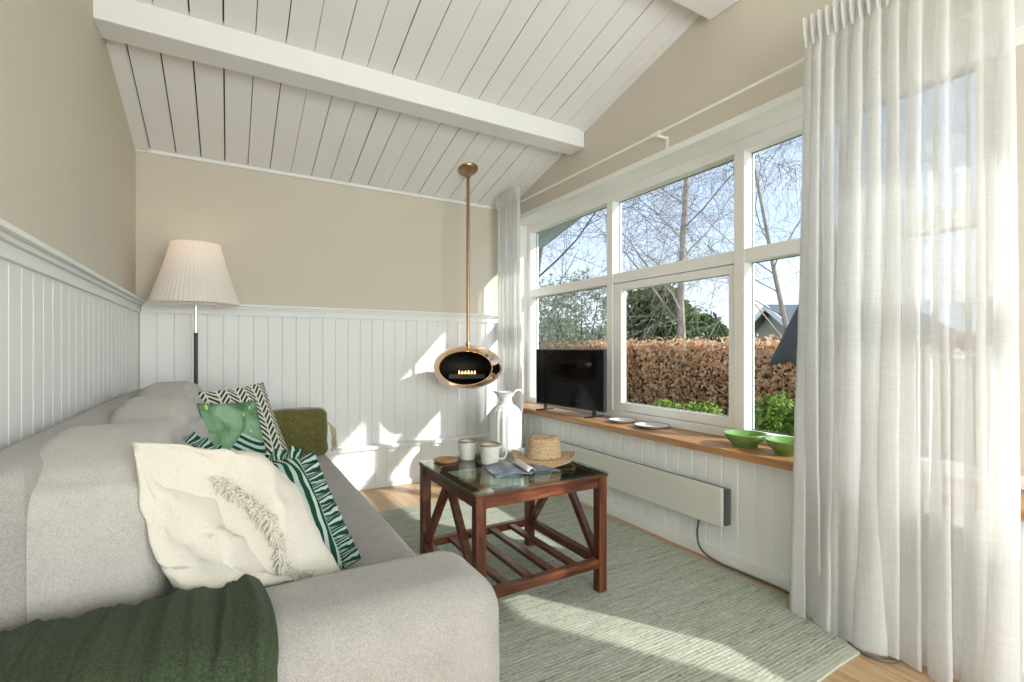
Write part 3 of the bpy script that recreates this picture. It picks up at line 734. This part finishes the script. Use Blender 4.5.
# ================================================================ floor lamp
lx, ly = -.192, 3.93
lamp = empty('floor_lamp', (lx, ly, 0)); tag(lamp, 'floor lamp with white pleated cone shade in the corner behind the sofa', 'lamp')
MB().lathe([(.14, 0), (.14, .018), (.02, .026), (.0, .026)], 40, cap0=True).build('base', M['black'], lamp, True)
MB().lathe([(.012, .02), (.012, 1.285)], 16, cap1=True).build('pole', M['black'], lamp, True)
o = MB().lathe([(.0135, 1.285), (.0135, 1.30), (.009, 1.305), (.009, 1.62), (.016, 1.625), (.016, 1.68)], 16, cap0=True, cap1=True).build('stem', M['chrome'], lamp, True); o['label'] = 'chrome upper stem'
n = 240; v = []; f = []
for (r, z) in ((.262, 1.478), (.259, 1.492), (.245, 1.535), (.215, 1.63), (.18, 1.745), (.149, 1.865), (.147, 1.885)):
    for k in range(n):
        a = 2*PI*k/n; rr = r*(1+.008*(1 if k % 4 < 2 else -1)); v.append((rr*math.cos(a), rr*math.sin(a), z))
for i in range(6):
    for k in range(n): f.append((i*n+k, i*n+(k+1) % n, (i+1)*n+(k+1) % n, (i+1)*n+k))
new_obj('lamp_shade', v, f, M['shade'], lamp, True)
bl = NG('warm_bulb'); bl.bsdf((1, .9, .8), .5, emis=(1, .72, .45), estr=1.5); M['bulb'] = bl.m
MB().lathe([(.012, 1.68), (.03, 1.72), (.032, 1.75), (.02, 1.78), (0, 1.785)], 16).build('bulb', M['bulb'], lamp, True)
pl = bpy.data.lights.new('floor_lamp_bulb_light', 'POINT'); pl.energy = .35; pl.color = (1, .72, .5); pl.shadow_soft_size = .03
po = bpy.data.objects.new('floor_lamp_bulb_light', pl); C.objects.link(po); po.location = (lx, ly, 1.82)

# ================================================================ hanging fireplace
fx, fy, fz = 1.747, 3.72, 1.019
fp_ = empty('hanging_fireplace', (fx, fy, fz-.186)); tag(fp_, 'polished copper egg shaped fireplace hanging from the ceiling by a thin pole', 'fireplace')
FI = Matrix.Translation((-fx, -fy, -(fz-.186)))
def fpart(mb, name, mat, smooth=True, parent=fp_):
    o = mb.build(name, mat, parent, smooth); o.matrix_parent_inverse = FI.copy(); return o
face = Vector((-fx-.50, -fy, 0)).normalized(); face_r = Vector((face.y, -face.x, 0)); RX, RZ = .292, .186
def ell(th_, ph_, k=1.0):
    # polar angle from the facing axis
    c, s = math.cos(th_), math.sin(th_)
    d = face*c*RX*k+face_r*math.cos(ph_)*s*RX*k+Vector((0, 0, 1))*math.sin(ph_)*s*RZ*k
    return d+Vector((fx, fy, fz))
def shell(k, th0, th1, nt_, np_, flip=False):
    v = []; f = []
    for i in range(nt_+1):
        for j in range(np_): v.append(ell(th0+(th1-th0)*i/nt_, 2*PI*j/np_, k))
    for i in range(nt_):
        for j in range(np_):
            q = (i*np_+j, i*np_+(j+1) % np_, (i+1)*np_+(j+1) % np_, (i+1)*np_+j); f.append(tuple(reversed(q)) if flip else q)
    return v, f
th0 = R(48.5)
m = MB(); m.add(*shell(1, th0, PI, 36, 72))
# rolled rim
for j in range(72):
    pass
v = []; f = []
ringk = [(1, th0), (1.004, th0-.012), (.992, th0-.022), (.972, th0-.018)]
for (k, t) in ringk:
    for j in range(72): v.append(ell(t, 2*PI*j/72, k))
for i in range(3):
    for j in range(72): f.append((i*72+j, i*72+(j+1) % 72, (i+1)*72+(j+1) % 72, (i+1)*72+j))
m.add(v, f)
fpart(m, 'shell', M['copper'])
m = MB(); m.add(*shell(.972, th0-.018, PI, 30, 60, True)); fpart(m, 'firebox', M['soot'])
c0 = Vector((fx, fy, fz)); m = MB()
bp = c0+face*.03+Vector((0, 0, -.075)); m.beam(bp-face_r*.15, bp+face_r*.15, .11, .035); bo = fpart(m, 'burner', M['soot'])
m = MB(); m.beam(bp-face_r*.12+face*.056+Vector((0, 0, .004)), bp+face_r*.12+face*.056+Vector((0, 0, .004)), .002, .02)
o = m.build('burner_slot', M['black'], bo); o.matrix_parent_inverse = FI.copy()
fg = NG('flame'); fg.bsdf((1, .5, .1), .5, emis=(1, .55, .16), estr=5); M['flame'] = fg.m
random.seed(4)
for k in range(6):
    m = MB(); b_ = bp+face_r*(-.06+.026*k)+Vector((0, 0, .018)); hgt = .026+.018*random.random()
    m.lathe([(.0, 0), (.006, .004), (.007, .012), (.004, hgt*.6), (0, hgt)], 8, tuple(b_)); fpart(m, 'flame', M['flame'])
zc = cz(fy)
m = MB(); m.tube([(fx, fy, fz+RZ-.01), (fx, fy, zc-.02)], .0135, 16); m.tube([(fx, fy, fz+RZ-.006), (fx, fy, fz+RZ+.03)], [.028, .0135], 16); fpart(m, 'hanging_pole', M['brass'])
m = MB(); v = []
for (r, dz) in ((.084, .0), (.084, -.012), (.070, -.026), (.022, -.040), (.022, -.075)):
    for k in range(32):
        a = 2*PI*k/32; x_, y_ = r*math.cos(a), r*math.sin(a); v.append((fx+x_, fy+y_, zc-(SL*y_ if dz > -.035 else 0)+dz))
f = [(i*32+k, i*32+(k+1) % 32, (i+1)*32+(k+1) % 32, (i+1)*32+k) for i in range(4) for k in range(32)]+[tuple(range(32))]
m.add(v, f); fpart(m, 'ceiling_plate', M['brass'])

# ================================================================ coffee table
TX0, TX1, TY0, TY1, TZ = .872, 1.568, 1.776, 2.455, .575
tb = empty('coffee_table', ((TX0+TX1)/2, (TY0+TY1)/2, 0)); tag(tb, 'square dark mahogany coffee table with glass top and slatted lower shelf', 'coffee table')
TI = Matrix.Translation((-(TX0+TX1)/2, -(TY0+TY1)/2, 0))
def tp(mb, name, mat, smooth=False):
    o = mb.build(name, mat, tb, smooth); o.matrix_parent_inverse = TI.copy(); return o
L_ = .046
for (x, y) in ((TX0, TY0), (TX1-L_, TY0), (TX0, TY1-L_), (TX1-L_, TY1-L_)):
    tp(MB().box(x, x+L_, y, y+L_, .012, TZ-.012, .003), 'leg', M['mahog_z'])
for y in (TY0+.008, TY1-.008-.022): tp(MB().box(TX0+L_, TX1-L_, y, y+.022, TZ-.062, TZ-.012, .002), 'apron', M['mahog_x'])
for x in (TX0+.008, TX1-.008-.022): tp(MB().box(x, x+.022, TY0+L_, TY1-L_, TZ-.062, TZ-.012, .002), 'apron', M['mahog_y'])
m = MB(); fw = .05
m.box(TX0-.004, TX1+.004, TY0-.004, TY0+fw, TZ-.012, TZ+.002, .003); m.box(TX0-.004, TX1+.004, TY1-fw, TY1+.004, TZ-.012, TZ+.002, .003)
m.box(TX0-.004, TX0+fw, TY0+fw, TY1-fw, TZ-.012, TZ+.002, .003); m.box(TX1-fw, TX1+.004, TY0+fw, TY1-fw, TZ-.012, TZ+.002, .003)
tp(m, 'top_frame', M['mahog_x'])
tp(MB().box(TX0-.008, TX1+.008, TY0-.008, TY1+.008, TZ+.0025, TZ+.0105, .002), 'glass_top', M['tglass'])
sz = .150
for y in (TY0+.004, TY1-.004-.036): tp(MB().box(TX0+L_, TX1-L_, y, y+.036, sz-.02, sz+.022, .003), 'shelf_rail', M['mahog_x'])
for x in (TX0+.004, TX1-.004-.036): tp(MB().box(x, x+.036, TY0+L_, TY1-L_, sz-.02, sz+.022, .003), 'shelf_rail', M['mahog_y'])
nsl = 4; span = TX1-TX0-2*.04
for k in range(nsl):
    xc = TX0+.04+span*(k+1)/(nsl+1)
    tp(MB().box(xc-.02, xc+.02, TY0+.036, TY1-.036, sz-.004, sz+.016, .003), 'slat', M['mahog_y'])
ym = (TY0+TY1)/2
for x in (TX0+.023, TX1-.023):
    for s in (-1, 1):
        m = MB(); m.beam((x, ym+s*.03, TZ-.064), (x, ym+s*(.339-L_-.012), sz+.03), .034, .030, (1, 0, 0)); tp(m, 'brace', M['mahog_z'])

TT = TZ+.0108
def mug(loc, rz, r, h_, label):
    e_ = empty('mug', loc, rz); tag(e_, label, 'mug', None)
    MB().lathe([(.0, 0), (r*.72, 0), (r*.80, .004), (r*.86, h_*.35), (r*.97, h_*.96), (r*.965, h_), (r*.92, h_), (r*.90, h_*.9), (r*.78, h_*.3), (r*.6, .008), (0, .008)], 36).build('cup', M['mug'], e_, True)
    MB().lathe([(r*.975, h_-.006), (r*.982, h_), (r*.95, h_+.003), (r*.915, h_), (r*.91, h_-.004)], 36).build('rim', M['mugrim'], e_, True)
    pts = spline([(r*.86, 0, h_*.80), (r*1.25, 0, h_*.86), (r*1.55, 0, h_*.60), (r*1.35, 0, h_*.28), (r*.82, 0, h_*.25)], 6)
    MB().tube(pts, .0055, 8).build('handle', M['mug'], e_, True); return e_
mug((1.105, 2.36, TT), R(100), .050, .098, 'speckled stoneware mug with brown rim, the one further back on the table')
mug((1.16, 2.205, TT), R(-28), .054, .100, 'speckled stoneware mug in front, its handle turned toward the straw hat')
cs = empty('coaster', (.985, 2.37, TT)); tag(cs, 'round wooden coaster at the table corner beside the mugs', 'coaster')
MB().lathe([(0, 0), (.058, 0), (.064, .006), (.064, .012), (.057, .014), (.053, .009), (0, .009)], 36).build('disc', M['coaster'], cs, True)
# straw hat
hx_, hy_ = 1.440, 2.125
hat = empty('straw_hat', (hx_, hy_, TT)); tag(hat, 'woven straw hat with curled brim lying on the glass table top', 'hat')
n = 64; v = []; f = []
prof = [(.0, .118), (.03, .1195), (.055, .128), (.072, .127), (.082, .118), (.088, .10), (.092, .07), (.096, .035), (.10, .026), (.115, .022), (.135, .018), (.155, .014), (.172, .014)]
for i, (r, z) in enumerate(prof):
    for k in range(n):
        a = 2*PI*k/n; e1 = 1.0+.13*math.cos(2*(a-.5)) if i < 9 else 1+.10*math.cos(2*(a-.5))
        zz = z
        if i > 8:
            t = (r-.10)/.072; zz += t*t*(.032*max(0, math.cos(2*(a+.52)))+.006*math.sin(3*a)) - t*.012*max(0, -math.cos(2*(a+.52)))
        if i < 4: zz -= .016*math.exp(-((math.sin(a-.5)*r)/.022)**2)*(1 if r < .06 else .3)
        v.append((r*e1*math.cos(a), r*math.sin(a), max(.002, zz)))
for i in range(len(prof)-1):
    for k in range(n): f.append((i*n+k, (i+1)*n+k, (i+1)*n+(k+1) % n, i*n+(k+1) % n))
nn_ = 9*n
hb = new_obj('brim', v[8*n:], [tuple(q-8*n for q in ff) for ff in f if min(ff) >= 8*n], M['straw'], hat, True)
hcn = new_obj('crown', v[:9*n], [ff for ff in f if max(ff) < 9*n], M['straw'], hat, True)
for o in (hb, hcn): q = o.modifiers.new('thickness', 'SOLIDIFY'); q.thickness = .003
# open magazine
mg = empty('open_magazine', (1.235, 2.03, TT), R(-10)); tag(mg, 'open magazine with dark blue pages lying on the glass table top', 'magazine')
def page_side(s, name, mat, dz, wd=.155, ht=.215, lift=.028, th_=.004):
    v = []; f = []; NX, NY = 14, 4
    for j in range(NY+1):
        for i in range(NX+1):
            t = i/NX; x = s*wd*t; z = lift*math.sin(min(1, t*1.15)*PI)*.8*(1-t*.25)+.004+dz
            v.append((x, -ht/2+ht*j/NY, z))
    for j in range(NY):
        for i in range(NX): a = j*(NX+1)+i; f.append((a, a+1, a+NX+2, a+NX+1))
    o = new_obj(name, v, f, mat, mg, True); q = o.modifiers.new('thickness', 'SOLIDIFY'); q.thickness = th_; q.offset = -1 if s > 0 else 1; return o
page_side(-1, 'page_block', M['page'], 0, .165, .22, .016)
page_side(1, 'page_block', M['page'], 0, .165, .22, .012)
pg = page_side(1, 'lifted_page', M['paper'], .006, .05, .215, .026, .001)

# ================================================================ floor jug
jx, jy = 1.955, 3.44
jg = empty('floor_jug', (jx, jy, 0)); tag(jg, 'tall white ribbed ceramic jug standing on the floor below the copper fireplace', 'jug')
prof = [(0, .002), (.100, 0), (.112, .01), (.120, .04), (.128, .30), (.132, .55), (.130, .63), (.118, .675), (.088, .705), (.062, .722), (.052, .745), (.050, .775), (.058, .80), (.072, .822)]
m = MB(); n = 96; v = []; f = []
full = []
for i in range(len(prof)-1):
    for k in range(4): t = k/4; full.append((prof[i][0]*(1-t)+prof[i+1][0]*t, prof[i][1]*(1-t)+prof[i+1][1]*t))
full.append(prof[-1]); full += [(.066, .820), (.046, .775), (.045, .70)]
sp_dir = R(172)
for (r, z) in full:
    for k in range(n):
        a = 2*PI*k/n; rr = r
        if .03 < z < .70 and r > .05: rr = r*(1-.05*abs(math.cos(a*9)))
        if z > .76:
            t = (z-.76)/.062; d = math.cos((a-sp_dir)); rr = r+t*.045*max(0, d)**5; z2 = z+t*.012*max(0, d)**4-.0*t
        else: z2 = z
        v.append((rr*math.cos(a), rr*math.sin(a), z2))
for i in range(len(full)-1):
    for k in range(n): f.append((i*n+k, i*n+(k+1) % n, (i+1)*n+(k+1) % n, (i+1)*n+k))
m.add(v, f); m.build('body', M['ceramic'], jg, True)
ha = sp_dir+PI; hd_ = Vector((math.cos(ha), math.sin(ha), 0))
pts = spline([hd_*.055+Vector((0, 0, .785)), hd_*.085+Vector((0, 0, .825)), hd_*.125+Vector((0, 0, .83)), hd_*.15+Vector((0, 0, .79)), hd_*.150+Vector((0, 0, .70)), hd_*.138+Vector((0, 0, .62)), hd_*.128+Vector((0, 0, .56))], 6)
MB().tube(pts, .0095, 10).build('handle', M['ceramic'], jg, True)

# ================================================================ television
tv = empty('television', (2.45, 3.27, .64)); tag(tv, 'black flat screen television standing on the oak window sill', 'television')
TVI = Matrix.Translation((-2.45, -3.27, -.64))
pL, pR = Vector((2.39, 3.63, 0)), Vector((2.475, 2.825, 0)); dl = (pR-pL).normalized(); nn = Vector((-dl.y, dl.x, 0))
if nn.x > 0: nn = -nn
def tvp(mb, name, mat, smooth=False, parent=tv): o = mb.build(name, mat, parent, smooth); o.matrix_parent_inverse = TVI.copy(); return o
def slab(a, b, z0, z1, d0, d1):
    v = [p+nn*d+Vector((0, 0, z)) for z in (z0, z1) for (p, d) in ((a, d0), (b, d0), (b, d1), (a, d1))]
    return v, [(0,1,2,3),(7,6,5,4),(0,4,5,1),(1,5,6,2),(2,6,7,3),(3,7,4,0)]
m = MB(); m.add(*slab(pL, pR, .688, 1.168, -.02, .012)); m.add(*slab(pL.lerp(pR, .15), pL.lerp(pR, .85), .72, 1.0, -.05, -.02)); hs = tvp(m, 'housing', M['black'])
m = MB(); m.add(*slab(pL+dl*.008, pR-dl*.008, .700, 1.161, .0121, .0135)); tvp(m, 'screen', M['screen'])
for t in (.14, .86):
    c_ = pL.lerp(pR, t); m = MB()
    m.beam(c_+nn*.10+Vector((0, 0, .645)), c_-nn*.09+Vector((0, 0, .645)), .022, .010); m.beam(c_+Vector((0, 0, .645)), c_+Vector((0, 0, .70)), .03, .012, (0, 1, 0)); tvp(m, 'foot', M['black'])

# ================================================================ heater
ht = empty('panel_heater', (2.30, 2.6, .22)); tag(ht, 'long flat off-white electric panel heater on the boarded wall below the sill', 'heater')
HI = Matrix.Translation((-2.30, -2.6, -.22))
def hp(mb, name, mat, smooth=False): o = mb.build(name, mat, ht, smooth); o.matrix_parent_inverse = HI.copy(); return o
hp(MB().box(2.262, 2.285, 1.66, 3.62, .222, .432, .005), 'front_panel', M['heater'])
hp(MB().box(2.285, 2.322, 1.645, 3.60, .230, .425, .003), 'rear_housing', M['cable'])
for y in (1.95, 2.65, 3.35): hp(MB().box(2.322, XS+.001, y-.02, y+.02, .26, .40), 'bracket', M['chrome'])
# cable of the heater
pts = spline([(2.30, 1.83, .225), (2.29, 1.835, .12), (2.285, 1.80, .05), (2.29, 1.70, .018), (2.305, 1.55, .012), (2.31, 1.40, .012), (2.30, 1.28, .012), (2.27, 1.16, .012), (2.20, 1.05, .014), (2.12, .98, .012), (2.10, .90, .010), (2.15, .84, .008), (2.24, .86, .008), (2.30, .95, .008), (2.318, 1.10, .008)], 8)
tag(MB().tube(pts, .006, 8).build('heater_cable', M['cable'], None, True), 'dark grey cable running from the heater along the floor under the curtain', 'cable')

# ================================================================ things on the sill
def plate(loc, r, label):
    e_ = empty('plate', loc); tag(e_, label, 'plate')
    MB().lathe([(0, 0), (r*.6, 0), (r*.66, .004), (r, .018), (r*1.0, .021), (r*.96, .019), (r*.66, .008), (0, .006)], 40).build('dish', M['ceramic'], e_, True)
    m = MB().lathe([(r*.985, .0165), (r*1.006, .019), (r*1.0, .0225), (r*.97, .0205)], 40).build('rim', M['cable'], e_, True); m['label'] = 'dark glazed rim'
plate((2.47, 2.63, .6405), .10, 'small white plate on the sill, the one nearer the television')
plate((2.475, 2.355, .6405), .115, 'small white plate on the sill, the one nearer the green bowls')
def bowl(loc, r, label):
    e_ = empty('bowl', loc); tag(e_, label, 'bowl')
    MB().lathe([(0, 0), (r*.58, 0), (r*.60, .012), (r*.66, .018), (r*.84, .036), (r*.95, .056), (r, .068), (r*.985, .072), (r*.93, .064), (r*.8, .040), (r*.5, .020), (0, .016)], 44).build('bowl_body', M['green_glaze'], e_, True)
bowl((2.455, 1.65, .6405), .110, 'green glazed bowl on the sill, the one nearer the plates')
bowl((2.46, 1.415, .6405), .108, 'green glazed bowl on the sill, partly behind the wide curtain')

# ================================================================ outdoors
struct(MB().box(XW1+.05, 40, -25, 40, -.42, -.32).build('ground', M['grass']))
def leaves(m, pts, size, rnd, flat=.0):
    for p in pts:
        a = Vector((rnd.gauss(0, 1), rnd.gauss(0, 1), rnd.gauss(0, 1))).normalized(); b = a.orthogonal().normalized(); b.rotate(Matrix.Rotation(rnd.uniform(0, 6.28), 3, a))
        s = size*rnd.uniform(.6, 1.3); c = a.cross(b)
        m.add([p-b*s, p+c*s*.42, p+b*s, p-c*s*.42], [(0, 1, 2, 3)])
def hedge(name, p0, p1, h, depth, mat, size, n, label, cat, z0=-.32, seed=1, core=True, rough=.1):
    rnd = random.Random(seed); p0 = Vector(p0); p1 = Vector(p1); d = (p1-p0); L = d.length; d.normalize(); nn_ = Vector((-d.y, d.x, 0))
    if nn_.x > 0: nn_ = -nn_        # towards the house
    root = empty(name, (p0.x, p0.y, z0)); tag(root, label, cat); inv = Matrix.Translation((-p0.x, -p0.y, -z0))
    m = MB(); pts = []
    for _ in range(n):
        s_ = rnd.uniform(0, L); bump = rough*noise.noise(Vector((s_*1.1, 0, seed)))
        if rnd.random() < .8:
            z = rnd.uniform(0, 1)*h; q = p0+d*s_+nn_*(depth/2-abs(rnd.gauss(0, .14))+rough*noise.noise(Vector((s_*2, z*2, seed)))); q.z = z0+z
        else:
            q = p0+d*s_+nn_*rnd.uniform(-depth/2, depth/2); q.z = z0+h+rnd.gauss(0, .05)+bump
        pts.append(q)
    leaves(m, pts, size, rnd); o = m.build('foliage', mat, root); o.matrix_parent_inverse = inv
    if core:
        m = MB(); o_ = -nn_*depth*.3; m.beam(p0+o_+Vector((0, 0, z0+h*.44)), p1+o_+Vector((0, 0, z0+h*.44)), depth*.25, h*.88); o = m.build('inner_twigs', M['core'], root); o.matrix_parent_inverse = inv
    return root
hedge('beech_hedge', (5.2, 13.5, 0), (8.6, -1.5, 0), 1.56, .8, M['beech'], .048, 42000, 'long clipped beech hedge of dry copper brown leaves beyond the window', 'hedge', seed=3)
def shrub(name, c, r, h, mat, size, n, label, seed, cat='shrub', grp=None, z0=-.32):
    rnd = random.Random(seed); root = empty(name, (c[0], c[1], z0)); tag(root, label, cat, grp)
    m = MB(); pts = []
    for _ in range(n):
        a = Vector((rnd.gauss(0, 1), rnd.gauss(0, 1), rnd.gauss(0, 1))).normalized(); rr = rnd.uniform(.75, 1.05)*(1+.22*noise.noise(a*2.2+Vector((seed, 0, 0))))
        pts.append(Vector((a.x*r*rr, a.y*r*rr, h/2+a.z*h/2*rr)))
    leaves(m, pts, size, rnd); m.build('foliage', mat, root)
    m = MB()
    for k in range(7):
        a = rnd.uniform(0, 6.28); m.tube([(0, 0, 0), (math.cos(a)*r*.3, math.sin(a)*r*.3, h*.4), (math.cos(a)*r*.65, math.sin(a)*r*.65, h*.8)], [.03, .02, .008], 5)
    m.build('stem', M['bark2'], root, True); return root
def gp(u, t, z=0):
    # a point t metres out along the sight line through column u (planning helper, gives metres)
    s = (u-512)/484; yaw = R(30.35); return (t*(math.sin(yaw)+s*math.cos(yaw)), t*(math.cos(yaw)-s*math.sin(yaw)))
sl = [('fresh green low shrub at the foot of the hedge, first from the left', 668, 5.9, .27, .86), ('fresh green low shrub at the foot of the hedge, second from the left', 702, 5.6, .27, .88),
      ('fresh green low shrub at the foot of the hedge, right of the middle pane', 742, 5.3, .28, .80), ('taller yellow green shrub below the dark parasol', 776, 5.1, .27, .98), ('green shrub by the hedge partly behind the curtain', 815, 4.9, .27, .95)]
for k, (lb, u, t, r, h) in enumerate(sl):
    x_, y_ = gp(u, t); shrub('green_shrub', (x_, y_), r, h, M['greenleaf'], .030, 5200, lb, 30+k, grp=None)
def tree(name, base, h, label, seed, spread=.9, mat='bark', trunk=.11, levels=5, droop=0., lean=(0, 0), nb=3, first=.22, zb=-.32, cat='tree', twr=.006):
    rnd = random.Random(seed); root = empty(name, (base[0], base[1], zb)); tag(root, label, cat)
    tm = MB(); bm_ = MB()
    def limb(p, d, L, r, lvl):
        n_ = 4 if lvl > 2 else 6; pts = [p]; rs = [r]; q = p.copy(); dd = d.copy()
        for i in range(n_):
            wob = .05 if lvl == 0 else .13; dd = (dd+Vector((rnd.gauss(0, wob), rnd.gauss(0, wob), rnd.gauss(.02, .08)-droop*(lvl > 1)*.16))).normalized(); q = q+dd*(L/n_); pts.append(q.copy()); rs.append(max(twr*.6, r*(1-.75*(i+1)/n_)))
        (tm if lvl == 0 else bm_).tube(pts, rs, 7 if lvl == 0 else (4 if lvl < 3 else 3), False)
        if lvl >= levels: return
        kids = (13 if lvl == 0 else nb+ (rnd.random() < .5))
        for k in range(kids):
            t = first+(1-first)*(k+rnd.random()*.8)/kids if lvl == 0 else rnd.uniform(.25, 1.0)
            t = min(t, .99); i = min(n_-1, int(t*n_)); pp = pts[i].lerp(pts[i+1], t*n_-i); base_d = (pts[i+1]-pts[i]).normalized()
            side = base_d.orthogonal().normalized(); side.rotate(Matrix.Rotation(rnd.uniform(0, 6.28), 3, base_d))
            nd = (base_d*(.75 if lvl else .65)+side*spread*rnd.uniform(.6, 1.1)).normalized()
            limb(pp, nd, L*(rnd.uniform(.36, .55) if lvl == 0 else rnd.uniform(.5, .75)), max(twr, rs[i]*(.45 if lvl else .30)), lvl+1)
    limb(Vector((0, 0, 0)), Vector((lean[0], lean[1], 1)).normalized(), h, trunk, 0)
    tm.build('trunk', M[mat], root, True); bm_.build('branches', M[mat], root); return root
x_, y_ = gp(684, 9.5); tree('birch_tree', (x_, y_), 7.5, 'bare birch tree with pale trunk standing behind the hedge in the middle pane', 4, .85, 'bark', .095, 5, .25, nb=4, twr=.0036)
x_, y_ = gp(795, 8.5); tree('weeping_tree', (x_, y_), 5.6, 'bare tree with drooping thin twigs seen in the right hand panes', 12, .8, 'bark', .06, 4, .8, nb=5, twr=.0032)
x_, y_ = gp(512, 7.5); tree('dark_tree', (x_, y_), 5.6, 'bare dark tree reaching in from the left in the far left panes', 23, 1.0, 'bark2', .07, 5, .1, nb=4, lean=(.02, -.02), twr=.004)
x_, y_ = gp(655, 12.5); shrub('evergreen_shrub', (x_, y_), 1.15, 3.1, M['conifer'], .11, 7000, 'dark evergreen bush behind the hedge, left of the birch trunk', 51)
x_, y_ = gp(700, 14.0); shrub('evergreen_shrub', (x_, y_), .9, 2.45, M['conifer'], .11, 4000, 'smaller dark evergreen bush behind the hedge, right of the birch trunk', 52)
for k, (u, t, r, h, lb) in enumerate([(548, 10.5, .9, 2.9, 'pale grey green twiggy bush above the television, leftmost'), (580, 11, 1.0, 3.2, 'pale grey green twiggy bush above the television, next to the dark evergreen')]):
    x_, y_ = gp(u, t); shrub('willow_bush', (x_, y_), r, h, M['haze'], .05, 5000, lb, 60+k)
# far tree line, as separate soft crowns
far = [(556, 30, 1.5, 3.3), (606, 33, 1.6, 3.0), (652, 30, 1.4, 3.0), (694, 33, 1.5, 2.8), (738, 30, 1.4, 2.7), (775, 34, 1.5, 2.9)]
fl = ['leftmost', 'second from left', 'third from left', 'third from right', 'second from right', 'rightmost']
for k, (u, t, r, h) in enumerate(far):
    x_, y_ = gp(u, t); shrub('distant_tree', (x_, y_), r, h, M['haze'], .22, 2200, 'hazy distant tree on the horizon, '+fl[k]+' of the row', 80+k, cat='tree', grp='hazy trees on the horizon')
# neighbour's house with gable roof
hxx, hyy = gp(838, 15)
hs_ = empty('neighbour_house', (hxx, hyy, -.62), R(-28)); tag(hs_, 'neighbouring house gable with dark pitched roof behind the hedge at right', 'house')
MB().box(-2, 2, -1.6, 1.6, 0, 2.1).build('wall', M['house'], hs_)
v = [(-2, -1.6, 2.1), (-2, 1.6, 2.1), (-2, 0, 3.0), (2, -1.6, 2.1), (2, 1.6, 2.1), (2, 0, 3.0)]
new_obj('gable', v, [(0, 1, 2), (3, 5, 4), (0, 2, 5, 3), (1, 4, 5, 2), (0, 3, 4, 1)], M['house'], hs_)
m = MB()
for s in (-1, 1):
    v = [(-2.3, s*1.95, 1.92), (2.3, s*1.95, 1.92), (2.3, 0, 3.02), (-2.3, 0, 3.02)]; v += [(a, b, c+.12) for a, b, c in v]
    m.add(v, [(0,1,2,3),(7,6,5,4),(0,4,5,1),(1,5,6,2),(2,6,7,3),(3,7,4,0)])
m.build('roof', M['roof'], hs_)
m = MB()
for s in (-1, 1): m.beam((-2.31, s*1.96, 1.95), (-2.31, 0, 3.06), .03, .16)
m.build('bargeboard', M['wframe'], hs_)
# half closed parasol on the terrace
px_, py_ = gp(836, 4.1)
pr = empty('parasol', (px_, py_, -.32)); tag(pr, 'half closed charcoal parasol outside the window beside the curtain', 'parasol')
MB().lathe([(.25, 0), (.25, .05), (.04, .08), (.0, .08)], 32, cap0=True).build('base', M['charcoal'], pr, True)
MB().lathe([(.022, .05), (.022, 2.45), (0, 2.47)], 14).build('pole', M['chrome'], pr, True)
n = 64; v = []; f = []
for i in range(13):
    t = i/12; r = .02+.50*t**.95; z = 2.40-1.06*t
    for k in range(n):
        a = 2*PI*k/n; c = .5+.5*math.cos(8*a); rr = r*(1-.16*(1-c)*t); v.append((rr*math.cos(a), rr*math.sin(a), z+.05*(1-c)*t))
for i in range(12):
    for k in range(n): f.append((i*n+k, i*n+(k+1) % n, (i+1)*n+(k+1) % n, (i+1)*n+k))
cn = new_obj('canopy', v, f, M['charcoal'], pr, True); q = cn.modifiers.new('thickness', 'SOLIDIFY'); q.thickness = .004
m = MB()
for k in range(8):
    a = 2*PI*k/8; m.tube([(.02*math.cos(a), .02*math.sin(a), 2.38), (.49*math.cos(a), .49*math.sin(a), 1.34)], .006, 5)
m.build('ribs', M['chrome'], pr)
